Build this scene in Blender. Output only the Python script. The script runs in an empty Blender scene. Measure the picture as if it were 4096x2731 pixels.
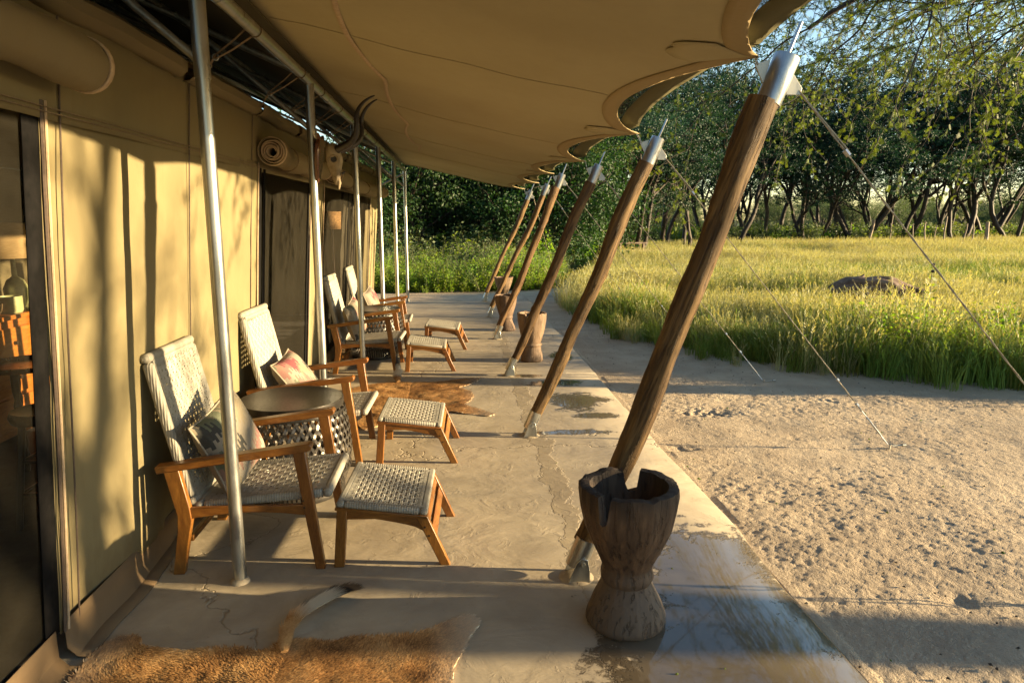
import bpy, bmesh, math, random
import numpy as np
from mathutils import Vector, Matrix
R = math.radians
random.seed(7)
S = bpy.context.scene
COL = S.collection

# ---------------------------------------------------------------- camera, sky, sun, exposure
cam_d = bpy.data.cameras.new('camera')
cam = bpy.data.objects.new('camera', cam_d); COL.objects.link(cam)
cam_d.sensor_width = 36.0
cam_d.lens = 24.09
cam_d.clip_start = 0.05
cam_d.clip_end = 3000
cam.location = (0, 0, 1.7)
cam.rotation_euler = (R(90 - 10.09), 0, R(-4.5))
S.camera = cam

SUN_EL, SUN_AZ = 9.0, 97.5          # azimuth clockwise from +Y
W = bpy.data.worlds.new('World'); S.world = W; W.use_nodes = True
wn, wl = W.node_tree.nodes, W.node_tree.links
sky = wn.new('ShaderNodeTexSky'); sky.sky_type = 'NISHITA'; sky.sun_disc = False
sky.sun_elevation = R(SUN_EL); sky.sun_rotation = R(SUN_AZ)
sky.air_density = 1.0; sky.dust_density = 0.25; sky.ozone_density = 1.6
bg = wn['Background']; bg.inputs['Strength'].default_value = 0.08
wl.new(sky.outputs[0], bg.inputs['Color'])

to_sun = Vector((math.sin(R(SUN_AZ)) * math.cos(R(SUN_EL)), math.cos(R(SUN_AZ)) * math.cos(R(SUN_EL)), math.sin(R(SUN_EL))))
sun_d = bpy.data.lights.new('sun', 'SUN'); sun_d.energy = 5.0; sun_d.angle = R(0.53); sun_d.color = (1.0, 0.765, 0.43)
sun = bpy.data.objects.new('sun', sun_d); COL.objects.link(sun)
sun.rotation_euler = (-to_sun).to_track_quat('-Z', 'Y').to_euler()

S.view_settings.view_transform = 'Standard'
S.view_settings.look = 'None'
S.view_settings.gamma = 1.0
S.view_settings.use_curve_mapping = False
S.view_settings.exposure = 2.25
S.cycles.max_bounces = 8
S.cycles.diffuse_bounces = 4
S.cycles.transparent_max_bounces = 16
S.cycles.caustics_reflective = False
S.cycles.caustics_refractive = False
S.cycles.sample_clamp_indirect = 6.0

# ---------------------------------------------------------------- numpy noise
_LAT = {}
def lattice(seed, n=256):
    if seed not in _LAT: _LAT[seed] = np.random.RandomState(seed).rand(n, n)
    return _LAT[seed]
def vnoise(x, y, seed=0):
    L = lattice(seed); n = L.shape[0]
    x = np.asarray(x, float); y = np.asarray(y, float)
    xi = np.floor(x).astype(int); yi = np.floor(y).astype(int)
    fx = x - xi; fy = y - yi
    fx = fx * fx * (3 - 2 * fx); fy = fy * fy * (3 - 2 * fy)
    a = L[xi % n, yi % n]; b = L[(xi + 1) % n, yi % n]; c = L[xi % n, (yi + 1) % n]; d = L[(xi + 1) % n, (yi + 1) % n]
    return (a * (1 - fx) + b * fx) * (1 - fy) + (c * (1 - fx) + d * fx) * fy - 0.5
def fbm(x, y, seed=0, oct=4):
    s = 0; a = 1.0; f = 1.0
    for o in range(oct):
        s = s + a * vnoise(x * f, y * f, seed + o); a *= 0.5; f *= 2.03
    return s

# ---------------------------------------------------------------- node material helpers
def new_mat(name):
    m = bpy.data.materials.new(name); m.use_nodes = True
    nt = m.node_tree; nt.nodes.clear()
    out = nt.nodes.new('ShaderNodeOutputMaterial')
    return m, nt, out
class NT:
    def __init__(s, nt): s.nt = nt
    def n(s, t, **kw):
        nd = s.nt.nodes.new(t)
        for k, v in kw.items():
            if k in nd.inputs.keys() if isinstance(k, str) else False: nd.inputs[k].default_value = v
            else: setattr(nd, k, v)
        return nd
    def l(s, a, b): s.nt.links.new(a, b)
    def coords(s, kind='Object', scale=(1, 1, 1), rot=(0, 0, 0)):
        t = s.n('ShaderNodeTexCoord'); mp = s.n('ShaderNodeMapping')
        mp.inputs['Scale'].default_value = scale; mp.inputs['Rotation'].default_value = rot
        s.l(t.outputs[kind], mp.inputs['Vector']); return mp.outputs[0]
    def pos(s, scale=(1, 1, 1)):
        t = s.n('ShaderNodeNewGeometry'); mp = s.n('ShaderNodeMapping'); mp.inputs['Scale'].default_value = scale
        s.l(t.outputs['Position'], mp.inputs['Vector']); return mp.outputs[0]
    def noise(s, vec, scale, detail=4, rough=0.55, dist=0.0):
        t = s.n('ShaderNodeTexNoise'); t.inputs['Scale'].default_value = scale; t.inputs['Detail'].default_value = detail
        t.inputs['Roughness'].default_value = rough; t.inputs['Distortion'].default_value = dist
        s.l(vec, t.inputs['Vector']); return t.outputs['Fac']
    def ramp(s, fac, stops, interp='LINEAR'):
        r = s.n('ShaderNodeValToRGB'); r.color_ramp.interpolation = interp
        e = r.color_ramp.elements
        while len(e) < len(stops): e.new(0.5)
        for i, (p, c) in enumerate(stops):
            e[i].position = p
            e[i].color = (c[0], c[1], c[2], 1) if not isinstance(c, (int, float)) else (c, c, c, 1)
        s.l(fac, r.inputs[0]); return r.outputs[0]
    def math(s, op, a, b=None, c=None, clamp=False):
        m = s.n('ShaderNodeMath'); m.operation = op; m.use_clamp = clamp
        for i, v in enumerate((a, b, c)):
            if v is None: continue
            if isinstance(v, (int, float)): m.inputs[i].default_value = v
            else: s.l(v, m.inputs[i])
        return m.outputs[0]
    def mix(s, fac, a, b, mode='MIX'):
        m = s.n('ShaderNodeMix'); m.data_type = 'RGBA'; m.blend_type = mode
        for key, v in ((0, fac), (6, a), (7, b)):
            if isinstance(v, (int, float)): m.inputs[key].default_value = v if key == 0 else (v, v, v, 1)
            elif isinstance(v, tuple): m.inputs[key].default_value = (*v[:3], 1)
            else: s.l(v, m.inputs[key])
        return m.outputs[2]
    def bump(s, h, strength=0.3, dist=0.01, normal=None):
        b = s.n('ShaderNodeBump'); b.inputs['Strength'].default_value = strength; b.inputs['Distance'].default_value = dist
        s.l(h, b.inputs['Height'])
        if normal is not None: s.l(normal, b.inputs['Normal'])
        return b.outputs[0]
    def bsdf(s, color=None, rough=0.6, metal=0.0, normal=None, spec=0.5, ior=None):
        b = s.n('ShaderNodeBsdfPrincipled')
        for key, v in (('Base Color', color), ('Roughness', rough), ('Metallic', metal), ('Specular IOR Level', spec)):
            if v is None: continue
            if isinstance(v, (int, float)): b.inputs[key].default_value = v
            elif isinstance(v, tuple): b.inputs[key].default_value = (*v[:3], 1)
            else: s.l(v, b.inputs[key])
        if normal is not None: s.l(normal, b.inputs['Normal'])
        if ior: b.inputs['IOR'].default_value = ior
        return b
def hue_random(N, col, amount=0.12, hue=0.006):
    oi = N.n('ShaderNodeObjectInfo')
    h = N.n('ShaderNodeHueSaturation')
    v = N.math('MULTIPLY_ADD', oi.outputs['Random'], amount * 2, 1 - amount)
    hh = N.math('MULTIPLY_ADD', oi.outputs['Random'], hue * 2, 0.5 - hue)
    N.l(v, h.inputs['Value']); N.l(hh, h.inputs['Hue']); N.l(col, h.inputs['Color'])
    return h.outputs[0]
def simple(name, stops, scale=6, stretch=(1, 1, 1), rough=0.6, metal=0.0, bump=0.2, bdist=0.004, bscale=40, detail=5, spec=0.5, vary=0.0, dist=0.0):
    m, nt, out = new_mat(name); N = NT(nt)
    v = N.coords('Object', stretch)
    f = N.noise(v, scale, detail, 0.6, dist)
    c = N.ramp(f, stops)
    if vary: c = hue_random(N, c, vary)
    nb = N.noise(v, bscale, 3)
    nr = N.bump(nb, bump, bdist) if bump else None
    rr = N.math('MULTIPLY_ADD', nb, 0.25, rough - 0.12, clamp=True)
    b = N.bsdf(c, rr, metal, nr, spec)
    N.l(b.outputs[0], out.inputs[0]); return m

MAT = {}
# varnished hardwood of chairs and footstools (grain along local X / Z)
def wood(name, dark, mid, light, stretch, rough=0.32, scale=9, bump=0.15, vary=0.08):
    m, nt, out = new_mat(name); N = NT(nt)
    v = N.coords('Object', stretch)
    f = N.noise(v, scale, 6, 0.65, 0.6)
    f2 = N.noise(v, scale * 5, 3, 0.6)
    c = N.ramp(N.math('MULTIPLY_ADD', f2, 0.3, N.math('MULTIPLY', f, 0.75)), [(0.28, dark), (0.5, mid), (0.72, light)])
    c = hue_random(N, c, vary)
    big = N.noise(N.coords('Object'), 4, 3)
    c = N.mix(N.ramp(big, [(0.35, 0.0), (0.7, 0.45)]), c, N.mix(1.0, c, (0.55, 0.5, 0.45), 'MULTIPLY'))
    rr = N.math('MULTIPLY_ADD', f2, 0.25, rough - 0.1)
    b = N.bsdf(c, rr, 0, N.bump(f2, bump, 0.002), 0.5)
    N.l(b.outputs[0], out.inputs[0]); return m
MAT['teak'] = wood('teak', (0.070, 0.023, 0.006), (0.165, 0.062, 0.011), (0.27, 0.115, 0.022), (1.4, 7, 7))
MAT['teak_leg'] = wood('teak_leg', (0.070, 0.023, 0.006), (0.165, 0.062, 0.011), (0.27, 0.115, 0.022), (7, 7, 1.2))
MAT['teak_cross'] = wood('teak_cross', (0.070, 0.023, 0.006), (0.165, 0.062, 0.011), (0.27, 0.115, 0.022), (7, 1.2, 7))
MAT['dresser_wood'] = wood('dresser_wood', (0.22, 0.07, 0.012), (0.42, 0.15, 0.025), (0.55, 0.22, 0.04), (5, 1.2, 5), vary=0.02)
MAT['dark_wood'] = wood('dark_wood', (0.015, 0.009, 0.006), (0.03, 0.017, 0.01), (0.05, 0.028, 0.016), (5, 5, 1.3))
MAT['plaque_wood'] = wood('plaque_wood', (0.05, 0.018, 0.008), (0.11, 0.04, 0.015), (0.17, 0.065, 0.025), (5, 5, 1.3), rough=0.2)

def cord_mat(name, a, b_, stretch, scale):
    m, nt, out = new_mat(name); N = NT(nt)
    v = N.coords('Object', stretch)
    w = N.n('ShaderNodeTexWave'); w.wave_type = 'BANDS'; w.bands_direction = 'X'; w.inputs['Scale'].default_value = scale
    w.inputs['Distortion'].default_value = 1.2; w.inputs['Detail'].default_value = 2; w.inputs['Detail Scale'].default_value = 1.5
    N.l(v, w.inputs['Vector'])
    f = N.noise(N.coords('Object'), 18, 4)
    c = N.mix(N.ramp(f, [(0.3, 0.0), (0.75, 1.0)]), a, b_)
    c = N.mix(N.math('MULTIPLY', N.math('SUBTRACT', 1.0, w.outputs['Fac']), 0.35), c, N.mix(1.0, c, (0.45, 0.42, 0.38), 'MULTIPLY'))
    b = N.bsdf(c, 0.62, 0, N.bump(w.outputs['Fac'], 0.6, 0.003), 0.35)
    N.l(b.outputs[0], out.inputs[0]); return m
CA, CB = (0.24, 0.220, 0.178), (0.345, 0.320, 0.262)
MAT['cord'] = simple('cord', [(0.3, CA), (0.7, CB)], 20, rough=0.6, bump=0.3, bscale=160, bdist=0.002)
MAT['cord_wrap_x'] = cord_mat('cord_wrap_x', CA, CB, (1, 0.0, 0.0), 26)
MAT['cord_wrap_y'] = cord_mat('cord_wrap_y', CA, CB, (0, 0, 0), 26)
MAT['cord_wrap_y'].node_tree.nodes['Mapping'].inputs['Rotation'].default_value = (0, 0, R(90))
MAT['cord_wrap_y'].node_tree.nodes['Mapping'].inputs['Scale'].default_value = (1, 1, 0)
MAT['cord_wrap_z'] = cord_mat('cord_wrap_z', CA, CB, (1, 1, 1), 26)
MAT['cord_wrap_z'].node_tree.nodes['Mapping'].inputs['Rotation'].default_value = (0, R(90), 0)

def steel(name, col, rough, bumpy=0.05):
    m, nt, out = new_mat(name); N = NT(nt)
    v = N.coords('Object', (1, 1, 0.25))
    f = N.noise(v, 14, 5, 0.7); g = N.noise(N.coords('Object'), 55, 3)
    c = N.ramp(f, [(0.3, tuple(x * 0.62 for x in col)), (0.55, col), (0.8, tuple(min(1, x * 1.12) for x in col))])
    rr = N.math('MULTIPLY_ADD', f, 0.35, rough - 0.15)
    b = N.bsdf(c, rr, 0.9, N.bump(g, bumpy, 0.002), 0.5)
    N.l(b.outputs[0], out.inputs[0]); return m
MAT['galv'] = steel('galv', (0.42, 0.42, 0.39), 0.30)
MAT['bright_steel'] = steel('bright_steel', (0.38, 0.39, 0.40), 0.30, 0.15)
MAT['dull_steel'] = steel('dull_steel', (0.40, 0.39, 0.34), 0.5, 0.2)
MAT['cable'] = simple('cable', [(0.3, (0.20, 0.17, 0.12)), (0.7, (0.34, 0.30, 0.22))], 60, rough=0.45, metal=0.5, bump=0.4, bscale=150)
MAT['black_metal'] = simple('black_metal', [(0.3, (0.022, 0.019, 0.016)), (0.7, (0.045, 0.04, 0.034))], 9, rough=0.34, metal=0.55, bump=0.1, bscale=60)
MAT['strip_metal'] = simple('strip_metal', [(0.3, (0.05, 0.045, 0.04)), (0.7, (0.09, 0.08, 0.07))], 12, rough=0.36, metal=0.6, bump=0.1, bscale=60)
MAT['copper'] = simple('copper', [(0.3, (0.30, 0.10, 0.05)), (0.7, (0.55, 0.22, 0.11))], 20, rough=0.3, metal=0.9, bump=0.6, bscale=30)

# canvas: woven cloth, a little light coming through
def canvas(name, col, thru=0.2, weave=420, stain=0.25, dirt=False):
    m, nt, out = new_mat(name); N = NT(nt)
    p = N.pos()
    big = N.noise(p, 0.9, 5, 0.6); mid = N.noise(N.pos((3, 3, 1)), 5, 4, 0.6)
    c = N.mix(N.ramp(big, [(0.32, stain), (0.62, 0.0)]), tuple(col), tuple(x * y for x, y in zip(col, (0.72, 0.68, 0.62))))
    c = N.mix(N.ramp(mid, [(0.45, 0.0), (0.9, stain * 0.6)]), c, tuple(x * 0.8 for x in col))
    fine = N.noise(p, weave, 2)
    if dirt:
        sz = N.n('ShaderNodeSeparateXYZ'); N.l(p, sz.inputs[0])
        dz = N.math('ADD', sz.outputs[2], N.math('MULTIPLY', N.math('SUBTRACT', N.noise(N.pos((2.5, 2.5, 1.5)), 4, 6, 0.7), 0.5), 0.9))
        c = N.mix(N.ramp(dz, [(0.05, 0.6), (0.45, 0.0)]), c, tuple(x * y for x, y in zip(col, (0.62, 0.55, 0.50))))
        drip = N.noise(N.pos((7, 7, 0.35)), 2.2, 4, 0.6)
        c = N.mix(N.ramp(drip, [(0.60, 0.0), (0.75, 0.30)]), c, tuple(x * y for x, y in zip(col, (0.70, 0.66, 0.60))))
    h = N.math('ADD', N.math('MULTIPLY', fine, 0.10), N.math('MULTIPLY', mid, 0.9))
    nr = N.bump(h, 0.25, 0.012)
    d = N.bsdf(c, 0.85, 0, nr, 0.2)
    t = N.n('ShaderNodeBsdfTranslucent'); N.l(c, t.inputs[0])
    mx = N.n('ShaderNodeMixShader'); mx.inputs[0].default_value = thru
    N.l(d.outputs[0], mx.inputs[1]); N.l(t.outputs[0], mx.inputs[2]); N.l(mx.outputs[0], out.inputs[0])
    return m
MAT['canvas'] = canvas('canvas', (0.195, 0.160, 0.084), 0.06, dirt=True)
MAT['canvas_roll'] = canvas('canvas_roll', (0.20, 0.158, 0.088), 0.05)
MAT['canopy'] = canvas('canopy', (0.40, 0.34, 0.205), 0.03, stain=0.4)
MAT['canopy_band'] = canvas('canopy_band', (0.33, 0.25, 0.135), 0.06)
MAT['fly'] = canvas('fly', (0.10, 0.085, 0.05), 0.0)
MAT['olive_band'] = canvas('olive_band', (0.11, 0.10, 0.055), 0.05)
MAT['skirt'] = canvas('skirt', (0.15, 0.10, 0.055), 0.0)
MAT['webbing'] = simple('webbing', [(0.3, (0.12, 0.08, 0.045)), (0.7, (0.20, 0.14, 0.08))], 60, rough=0.85, bump=0.5, bscale=250)
MAT['hem'] = simple('hem', [(0.3, (0.34, 0.24, 0.15)), (0.7, (0.45, 0.33, 0.21))], 40, rough=0.85, bump=0.3, bscale=200)
MAT['zip'] = simple('zip', [(0.3, (0.05, 0.035, 0.025)), (0.7, (0.09, 0.06, 0.04))], 60, rough=0.6)

def net(name, col, open_=0.45, lines=0.0, refl=1.0):
    m, nt, out = new_mat(name); N = NT(nt)
    p = N.pos((1, 1, 1))
    f = N.noise(p, 3.0, 4); g = N.noise(N.pos((0.4, 0.4, 6)), 60, 3)
    c = N.mix(N.ramp(f, [(0.3, 0.0), (0.7, 1.0)]), tuple(x * 0.75 for x in col), col)
    d = N.n('ShaderNodeBsdfDiffuse'); N.l(c, d.inputs[0])
    t = N.n('ShaderNodeBsdfTransparent')
    mx = N.n('ShaderNodeMixShader')
    fac = N.math('MULTIPLY_ADD', g, 0.30, open_ - 0.15, clamp=True)
    N.l(fac, mx.inputs[0]); N.l(d.outputs[0], mx.inputs[1]); N.l(t.outputs[0], mx.inputs[2]); N.l(mx.outputs[0], out.inputs[0])
    return m
MAT['screen'] = net('screen', (0.044, 0.039, 0.029), 0.68)
MAT['screen_border'] = simple('screen_border', [(0.3, (0.006, 0.006, 0.006)), (0.7, (0.011, 0.010, 0.010))], 30, rough=0.9, spec=0.05)
MAT['shade_net'] = net('shade_net', (0.05, 0.045, 0.045), 0.30)

# old pounded wood
def oldwood(name, dark, mid, light, vary=0.1, crack=0.8, stretch=(1, 1, 0.12), scale=12):
    m, nt, out = new_mat(name); N = NT(nt)
    v = N.coords('Object', stretch)
    f = N.noise(v, scale, 7, 0.68, 0.8); g = N.noise(v, scale * 4, 4, 0.7)
    big = N.noise(N.coords('Object', (1, 1, 0.6)), 3.5, 4)
    c = N.ramp(N.math('MULTIPLY_ADD', g, 0.35, N.math('MULTIPLY', f, 0.7)), [(0.25, dark), (0.5, mid), (0.75, light)])
    c = N.mix(N.ramp(big, [(0.4, 0.0), (0.65, 0.7)]), c, N.mix(1.0, c, (0.38, 0.33, 0.30), 'MULTIPLY'))
    kn = N.noise(N.coords('Object', (1, 1, 0.55)), 9, 3, 0.6)
    c = N.mix(N.ramp(kn, [(0.66, 0.0), (0.74, 0.8)]), c, dark)
    c = hue_random(N, c, vary)
    crk = N.ramp(g, [(0.32, 0.0), (0.45, 1.0)])
    h = N.math('ADD', N.math('MULTIPLY', crk, 0.6), N.math('MULTIPLY', f, 0.5))
    b = N.bsdf(c, 0.68, 0, N.bump(h, crack, 0.013), 0.3)
    N.l(b.outputs[0], out.inputs[0]); return m
MAT['pole_wood'] = oldwood('pole_wood', (0.018, 0.010, 0.005), (0.085, 0.046, 0.016), (0.26, 0.155, 0.056), 0.12, 1.0, (1, 1, 0.07), 16)
MAT['pole_wood_pale'] = oldwood('pole_wood_pale', (0.045, 0.024, 0.010), (0.15, 0.084, 0.031), (0.27, 0.165, 0.065), 0.12, 1.0, (1, 1, 0.07), 16)
MAT['mortar_dark'] = oldwood('mortar_dark', (0.022, 0.013, 0.009), (0.075, 0.045, 0.028), (0.17, 0.105, 0.06), 0.05, 1.0)
def charred(m):
    nt = m.node_tree; N = NT(nt); b = [n for n in nt.nodes if n.type == 'BSDF_PRINCIPLED'][0]
    src = b.inputs['Base Color'].links[0].from_socket
    tc = N.n('ShaderNodeTexCoord'); sep = N.n('ShaderNodeSeparateXYZ'); N.l(tc.outputs['Object'], sep.inputs[0])
    z = N.math('ADD', sep.outputs[2], N.math('MULTIPLY', N.math('SUBTRACT', N.noise(N.coords('Object', (1, 1, 0.3)), 14, 4), 0.5), 0.22))
    c = N.mix(N.ramp(z, [(0.50, 0.0), (0.62, 0.85)]), src, (0.014, 0.011, 0.010))
    c = N.mix(N.ramp(z, [(0.16, 0.75), (0.30, 0.0)]), c, (0.105, 0.082, 0.062))
    N.l(c, b.inputs['Base Color'])
charred(MAT['mortar_dark'])
MAT['mortar_pale'] = oldwood('mortar_pale', (0.075, 0.048, 0.030), (0.165, 0.108, 0.066), (0.25, 0.17, 0.108), 0.1, 0.7)
MAT['bark'] = oldwood('bark', (0.012, 0.009, 0.007), (0.035, 0.026, 0.019), (0.075, 0.056, 0.04), 0.25, 1.0, scale=6)
MAT['post_wood'] = oldwood('post_wood', (0.14, 0.10, 0.075), (0.28, 0.21, 0.15), (0.42, 0.33, 0.25), 0.3)
MAT['log_wood'] = oldwood('log_wood', (0.045, 0.028, 0.02), (0.15, 0.095, 0.065), (0.34, 0.26, 0.20), 0.05, 1.0, stretch=(0.16, 1, 1), scale=9)
MAT['bone'] = simple('bone', [(0.3, (0.07, 0.045, 0.022)), (0.48, (0.22, 0.165, 0.095)), (0.75, (0.34, 0.275, 0.18))], 9, rough=0.55, bump=0.5, bscale=40)
MAT['horn'] = simple('horn', [(0.3, (0.010, 0.008, 0.007)), (0.7, (0.032, 0.024, 0.018))], 12, rough=0.4, bump=0.4, bscale=30)
MAT['shade_cloth'] = simple('shade_cloth', [(0.3, (0.50, 0.33, 0.14)), (0.7, (0.62, 0.44, 0.21))], 30, stretch=(1, 1, 6), rough=0.9)
MAT['wicker_shade'] = simple('wicker_shade', [(0.3, (0.16, 0.08, 0.03)), (0.7, (0.45, 0.26, 0.10))], 40, stretch=(1, 1, 2), rough=0.9)
MAT['pot'] = simple('pot', [(0.3, (0.34, 0.36, 0.16)), (0.7, (0.48, 0.47, 0.22))], 20, rough=0.5)
MAT['linen'] = simple('linen', [(0.3, (0.38, 0.36, 0.30)), (0.7, (0.52, 0.50, 0.43))], 12, rough=0.9, bump=0.6, bscale=18, bdist=0.01)
MAT['basket'] = simple('basket', [(0.3, (0.20, 0.12, 0.05)), (0.7, (0.36, 0.24, 0.10))], 40, rough=0.8, bump=0.6, bscale=60)

# concrete with trowel marks, stains and a wet film of standing water
def concrete():
    m, nt, out = new_mat('concrete'); N = NT(nt)
    p = N.pos()
    big = N.noise(p, 0.8, 6, 0.62, 0.4); mid = N.noise(p, 4.5, 6, 0.65, 0.7); fine = N.noise(p, 40, 4, 0.6); sw = N.noise(N.pos((1, 1.5, 1)), 2.2, 4, 0.5, 1.2)
    c = N.ramp(mid, [(0.25, (0.31, 0.255, 0.175)), (0.5, (0.41, 0.34, 0.235)), (0.75, (0.48, 0.40, 0.28))])
    c = N.mix(N.ramp(big, [(0.35, 0.65), (0.6, 0.0)]), c, (0.25, 0.205, 0.155))
    spot = N.noise(p, 22, 3, 0.7)
    c = N.mix(N.ramp(spot, [(0.66, 0.0), (0.74, 0.35)]), c, (0.10, 0.08, 0.06))
    # wet patches
    wet = None
    sep = N.n('ShaderNodeSeparateXYZ'); N.l(p, sep.inputs[0])
    for (x, y, rx, ry) in [(1.12, 2.45, 0.50, 0.70), (0.86, 2.15, 0.40, 0.55), (1.22, 3.0, 0.36, 0.60), (1.30, 2.2, 0.46, 0.8), (1.10, 6.25, 0.30, 0.36), (1.22, 5.75, 0.22, 0.10), (0.98, 5.30, 0.32, 0.07), (1.02, 7.0, 0.34, 0.16), (1.28, 8.4, 0.16, 0.35), (0.75, 7.35, 0.16, 0.08), (0.72, 5.30, 0.14, 0.05)]:
        dx = N.math('MULTIPLY', N.math('SUBTRACT', sep.outputs[0], x), 1 / rx)
        dy = N.math('MULTIPLY', N.math('SUBTRACT', sep.outputs[1], y), 1 / ry)
        d = N.math('SQRT', N.math('ADD', N.math('MULTIPLY', dx, dx), N.math('MULTIPLY', dy, dy)))
        d = N.math('SUBTRACT', 1.0, d)
        wet = d if wet is None else N.math('MAXIMUM', wet, d)
    edge = N.noise(p, 5.0, 6, 0.7, 0.5)
    edge2 = N.noise(p, 26.0, 4, 0.7, 0.8)
    wet = N.math('ADD', wet, N.math('ADD', N.math('MULTIPLY', N.math('SUBTRACT', edge, 0.5), 2.1), N.math('MULTIPLY', N.math('SUBTRACT', edge2, 0.5), 0.7)))
    damp = N.ramp(wet, [(0.0, 0.0), (0.14, 1.0)]); pool = N.ramp(wet, [(0.20, 0.0), (0.28, 1.0)])
    c = N.mix(N.math('MULTIPLY', damp, 0.92), c, N.mix(1.0, c, (0.26, 0.25, 0.245), 'MULTIPLY'))
    rough = N.math('MULTIPLY_ADD', mid, 0.2, 0.55)
    rough = N.mix(damp, rough, 0.16); rough = N.mix(pool, rough, 0.05)
    h = N.math('ADD', N.math('MULTIPLY', sw, 0.9), N.math('ADD', N.math('MULTIPLY', mid, 0.22), N.math('MULTIPLY', fine, 0.035)))
    # patched strip of screed along the pole feet, and a crack
    strip = N.math('ABSOLUTE', N.math('ADD', N.math('SUBTRACT', sep.outputs[0], 0.62), N.math('MULTIPLY', N.math('SUBTRACT', N.noise(N.pos((1.5, 1, 1)), 2.6, 6, 0.7), 0.5), 0.42)))
    sm = N.ramp(strip, [(0.055, 1.0), (0.065, 0.0)])
    c = N.mix(N.math('MULTIPLY', sm, 0.6), c, N.mix(1.0, c, (0.72, 0.68, 0.60), 'MULTIPLY'))
    vor = N.n('ShaderNodeTexVoronoi'); vor.feature = 'DISTANCE_TO_EDGE'; vor.inputs['Scale'].default_value = 0.33
    wv = N.n('ShaderNodeVectorMath'); wv.operation = 'ADD'; nz = N.n('ShaderNodeTexNoise'); nz.inputs['Scale'].default_value = 2.2; nz.inputs['Detail'].default_value = 6; N.l(p, nz.inputs['Vector']); N.l(p, wv.inputs[0]); N.l(nz.outputs['Color'], wv.inputs[1]); N.l(wv.outputs[0], vor.inputs['Vector'])
    crack = N.ramp(vor.outputs['Distance'], [(0.0, 1.0), (0.0025, 0.0)])
    c = N.mix(N.math('MULTIPLY', crack, 0.35), c, (0.06, 0.048, 0.035))
    scr = N.noise(N.pos((0.7, 4, 1)), 3.0, 4, 0.6, 2.0); chip = N.noise(p, 7, 5, 0.65, 1.0)
    h = N.math('ADD', h, N.math('ADD', N.math('MULTIPLY', scr, 0.22), N.math('MULTIPLY', N.ramp(chip, [(0.56, 0.0), (0.64, 1.0)]), 0.08)))
    h = N.math('SUBTRACT', N.math('ADD', h, N.math('MULTIPLY', sm, 0.35)), N.math('MULTIPLY', crack, 0.5))
    h = N.mix(pool, h, 1.1)
    b = N.bsdf(c, rough, 0, N.bump(h, 0.50, 0.018), 0.35)
    cw = N.math('MULTIPLY', pool, 0.38)
    N.l(cw, b.inputs['Coat Weight']); b.inputs['Coat Roughness'].default_value = 0.02; b.inputs['Coat IOR'].default_value = 1.6
    N.l(b.outputs[0], out.inputs[0]); return m
MAT['concrete'] = concrete()
def sand():
    m, nt, out = new_mat('sand'); N = NT(nt)
    p = N.pos()
    big = N.noise(p, 0.5, 5, 0.6); mid = N.noise(p, 3.5, 6, 0.65); fine = N.noise(p, 60, 4, 0.6); gr = N.noise(p, 230, 2)
    c = N.ramp(mid, [(0.25, (0.38, 0.29, 0.195)), (0.55, (0.50, 0.395, 0.27)), (0.8, (0.58, 0.465, 0.325))])
    c = N.mix(N.ramp(big, [(0.35, 0.5), (0.6, 0.0)]), c, (0.24, 0.185, 0.13))
    c = N.mix(N.ramp(gr, [(0.55, 0.0), (0.75, 0.4)]), c, (0.16, 0.12, 0.085))
    sp = N.n('ShaderNodeSeparateXYZ'); N.l(p, sp.inputs[0])
    far = N.ramp(N.math('MULTIPLY', N.math('ADD', sp.outputs[1], N.math('MULTIPLY', big, 4.0)), 0.01), [(0.19, 0.0), (0.235, 1.0)])
    turf = N.ramp(N.noise(p, 1.1, 5), [(0.3, (0.035, 0.055, 0.014)), (0.6, (0.075, 0.095, 0.025)), (0.8, (0.14, 0.13, 0.05))])
    c = N.mix(far, c, turf)
    h = N.math('ADD', N.math('MULTIPLY', fine, 0.7), N.math('MULTIPLY', gr, 0.3))
    b = N.bsdf(c, 0.9, 0, N.bump(h, 1.0, 0.018), 0.2)
    N.l(b.outputs[0], out.inputs[0]); return m
MAT['sand'] = sand()

def leafmat(name, stops, thru=0.35, vary=0.2, rough=0.55, hue=0.025):
    m, nt, out = new_mat(name); N = NT(nt)
    f = N.noise(N.coords('Object'), 1.7, 3)
    f = N.math('ADD', N.math('MULTIPLY', f, 0.55), N.math('MULTIPLY', N.noise(N.coords('Object'), 23, 2), 0.45))
    c = hue_random(N, N.ramp(f, stops), vary, hue)
    d = N.bsdf(c, rough, 0, None, 0.25)
    t = N.n('ShaderNodeBsdfTranslucent'); N.l(N.mix(1.0, c, (1.5, 1.35, 0.5), 'MULTIPLY'), t.inputs[0])
    mx = N.n('ShaderNodeMixShader'); mx.inputs[0].default_value = thru
    N.l(d.outputs[0], mx.inputs[1]); N.l(t.outputs[0], mx.inputs[2]); N.l(mx.outputs[0], out.inputs[0])
    return m
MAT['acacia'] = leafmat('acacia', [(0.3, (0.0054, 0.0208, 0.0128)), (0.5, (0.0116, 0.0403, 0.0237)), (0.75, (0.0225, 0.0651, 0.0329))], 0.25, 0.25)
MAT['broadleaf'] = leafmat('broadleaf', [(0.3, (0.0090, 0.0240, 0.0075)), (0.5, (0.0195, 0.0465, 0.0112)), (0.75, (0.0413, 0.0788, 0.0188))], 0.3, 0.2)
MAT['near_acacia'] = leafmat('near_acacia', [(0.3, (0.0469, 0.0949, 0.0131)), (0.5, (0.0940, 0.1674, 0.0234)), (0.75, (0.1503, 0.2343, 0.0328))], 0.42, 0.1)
MAT['grass'] = leafmat('grass', [(0.3, (0.0675, 0.1243, 0.0216)), (0.5, (0.1399, 0.1988, 0.0413)), (0.75, (0.2411, 0.2684, 0.0836))], 0.35, 0.3, hue=0.03)
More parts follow.
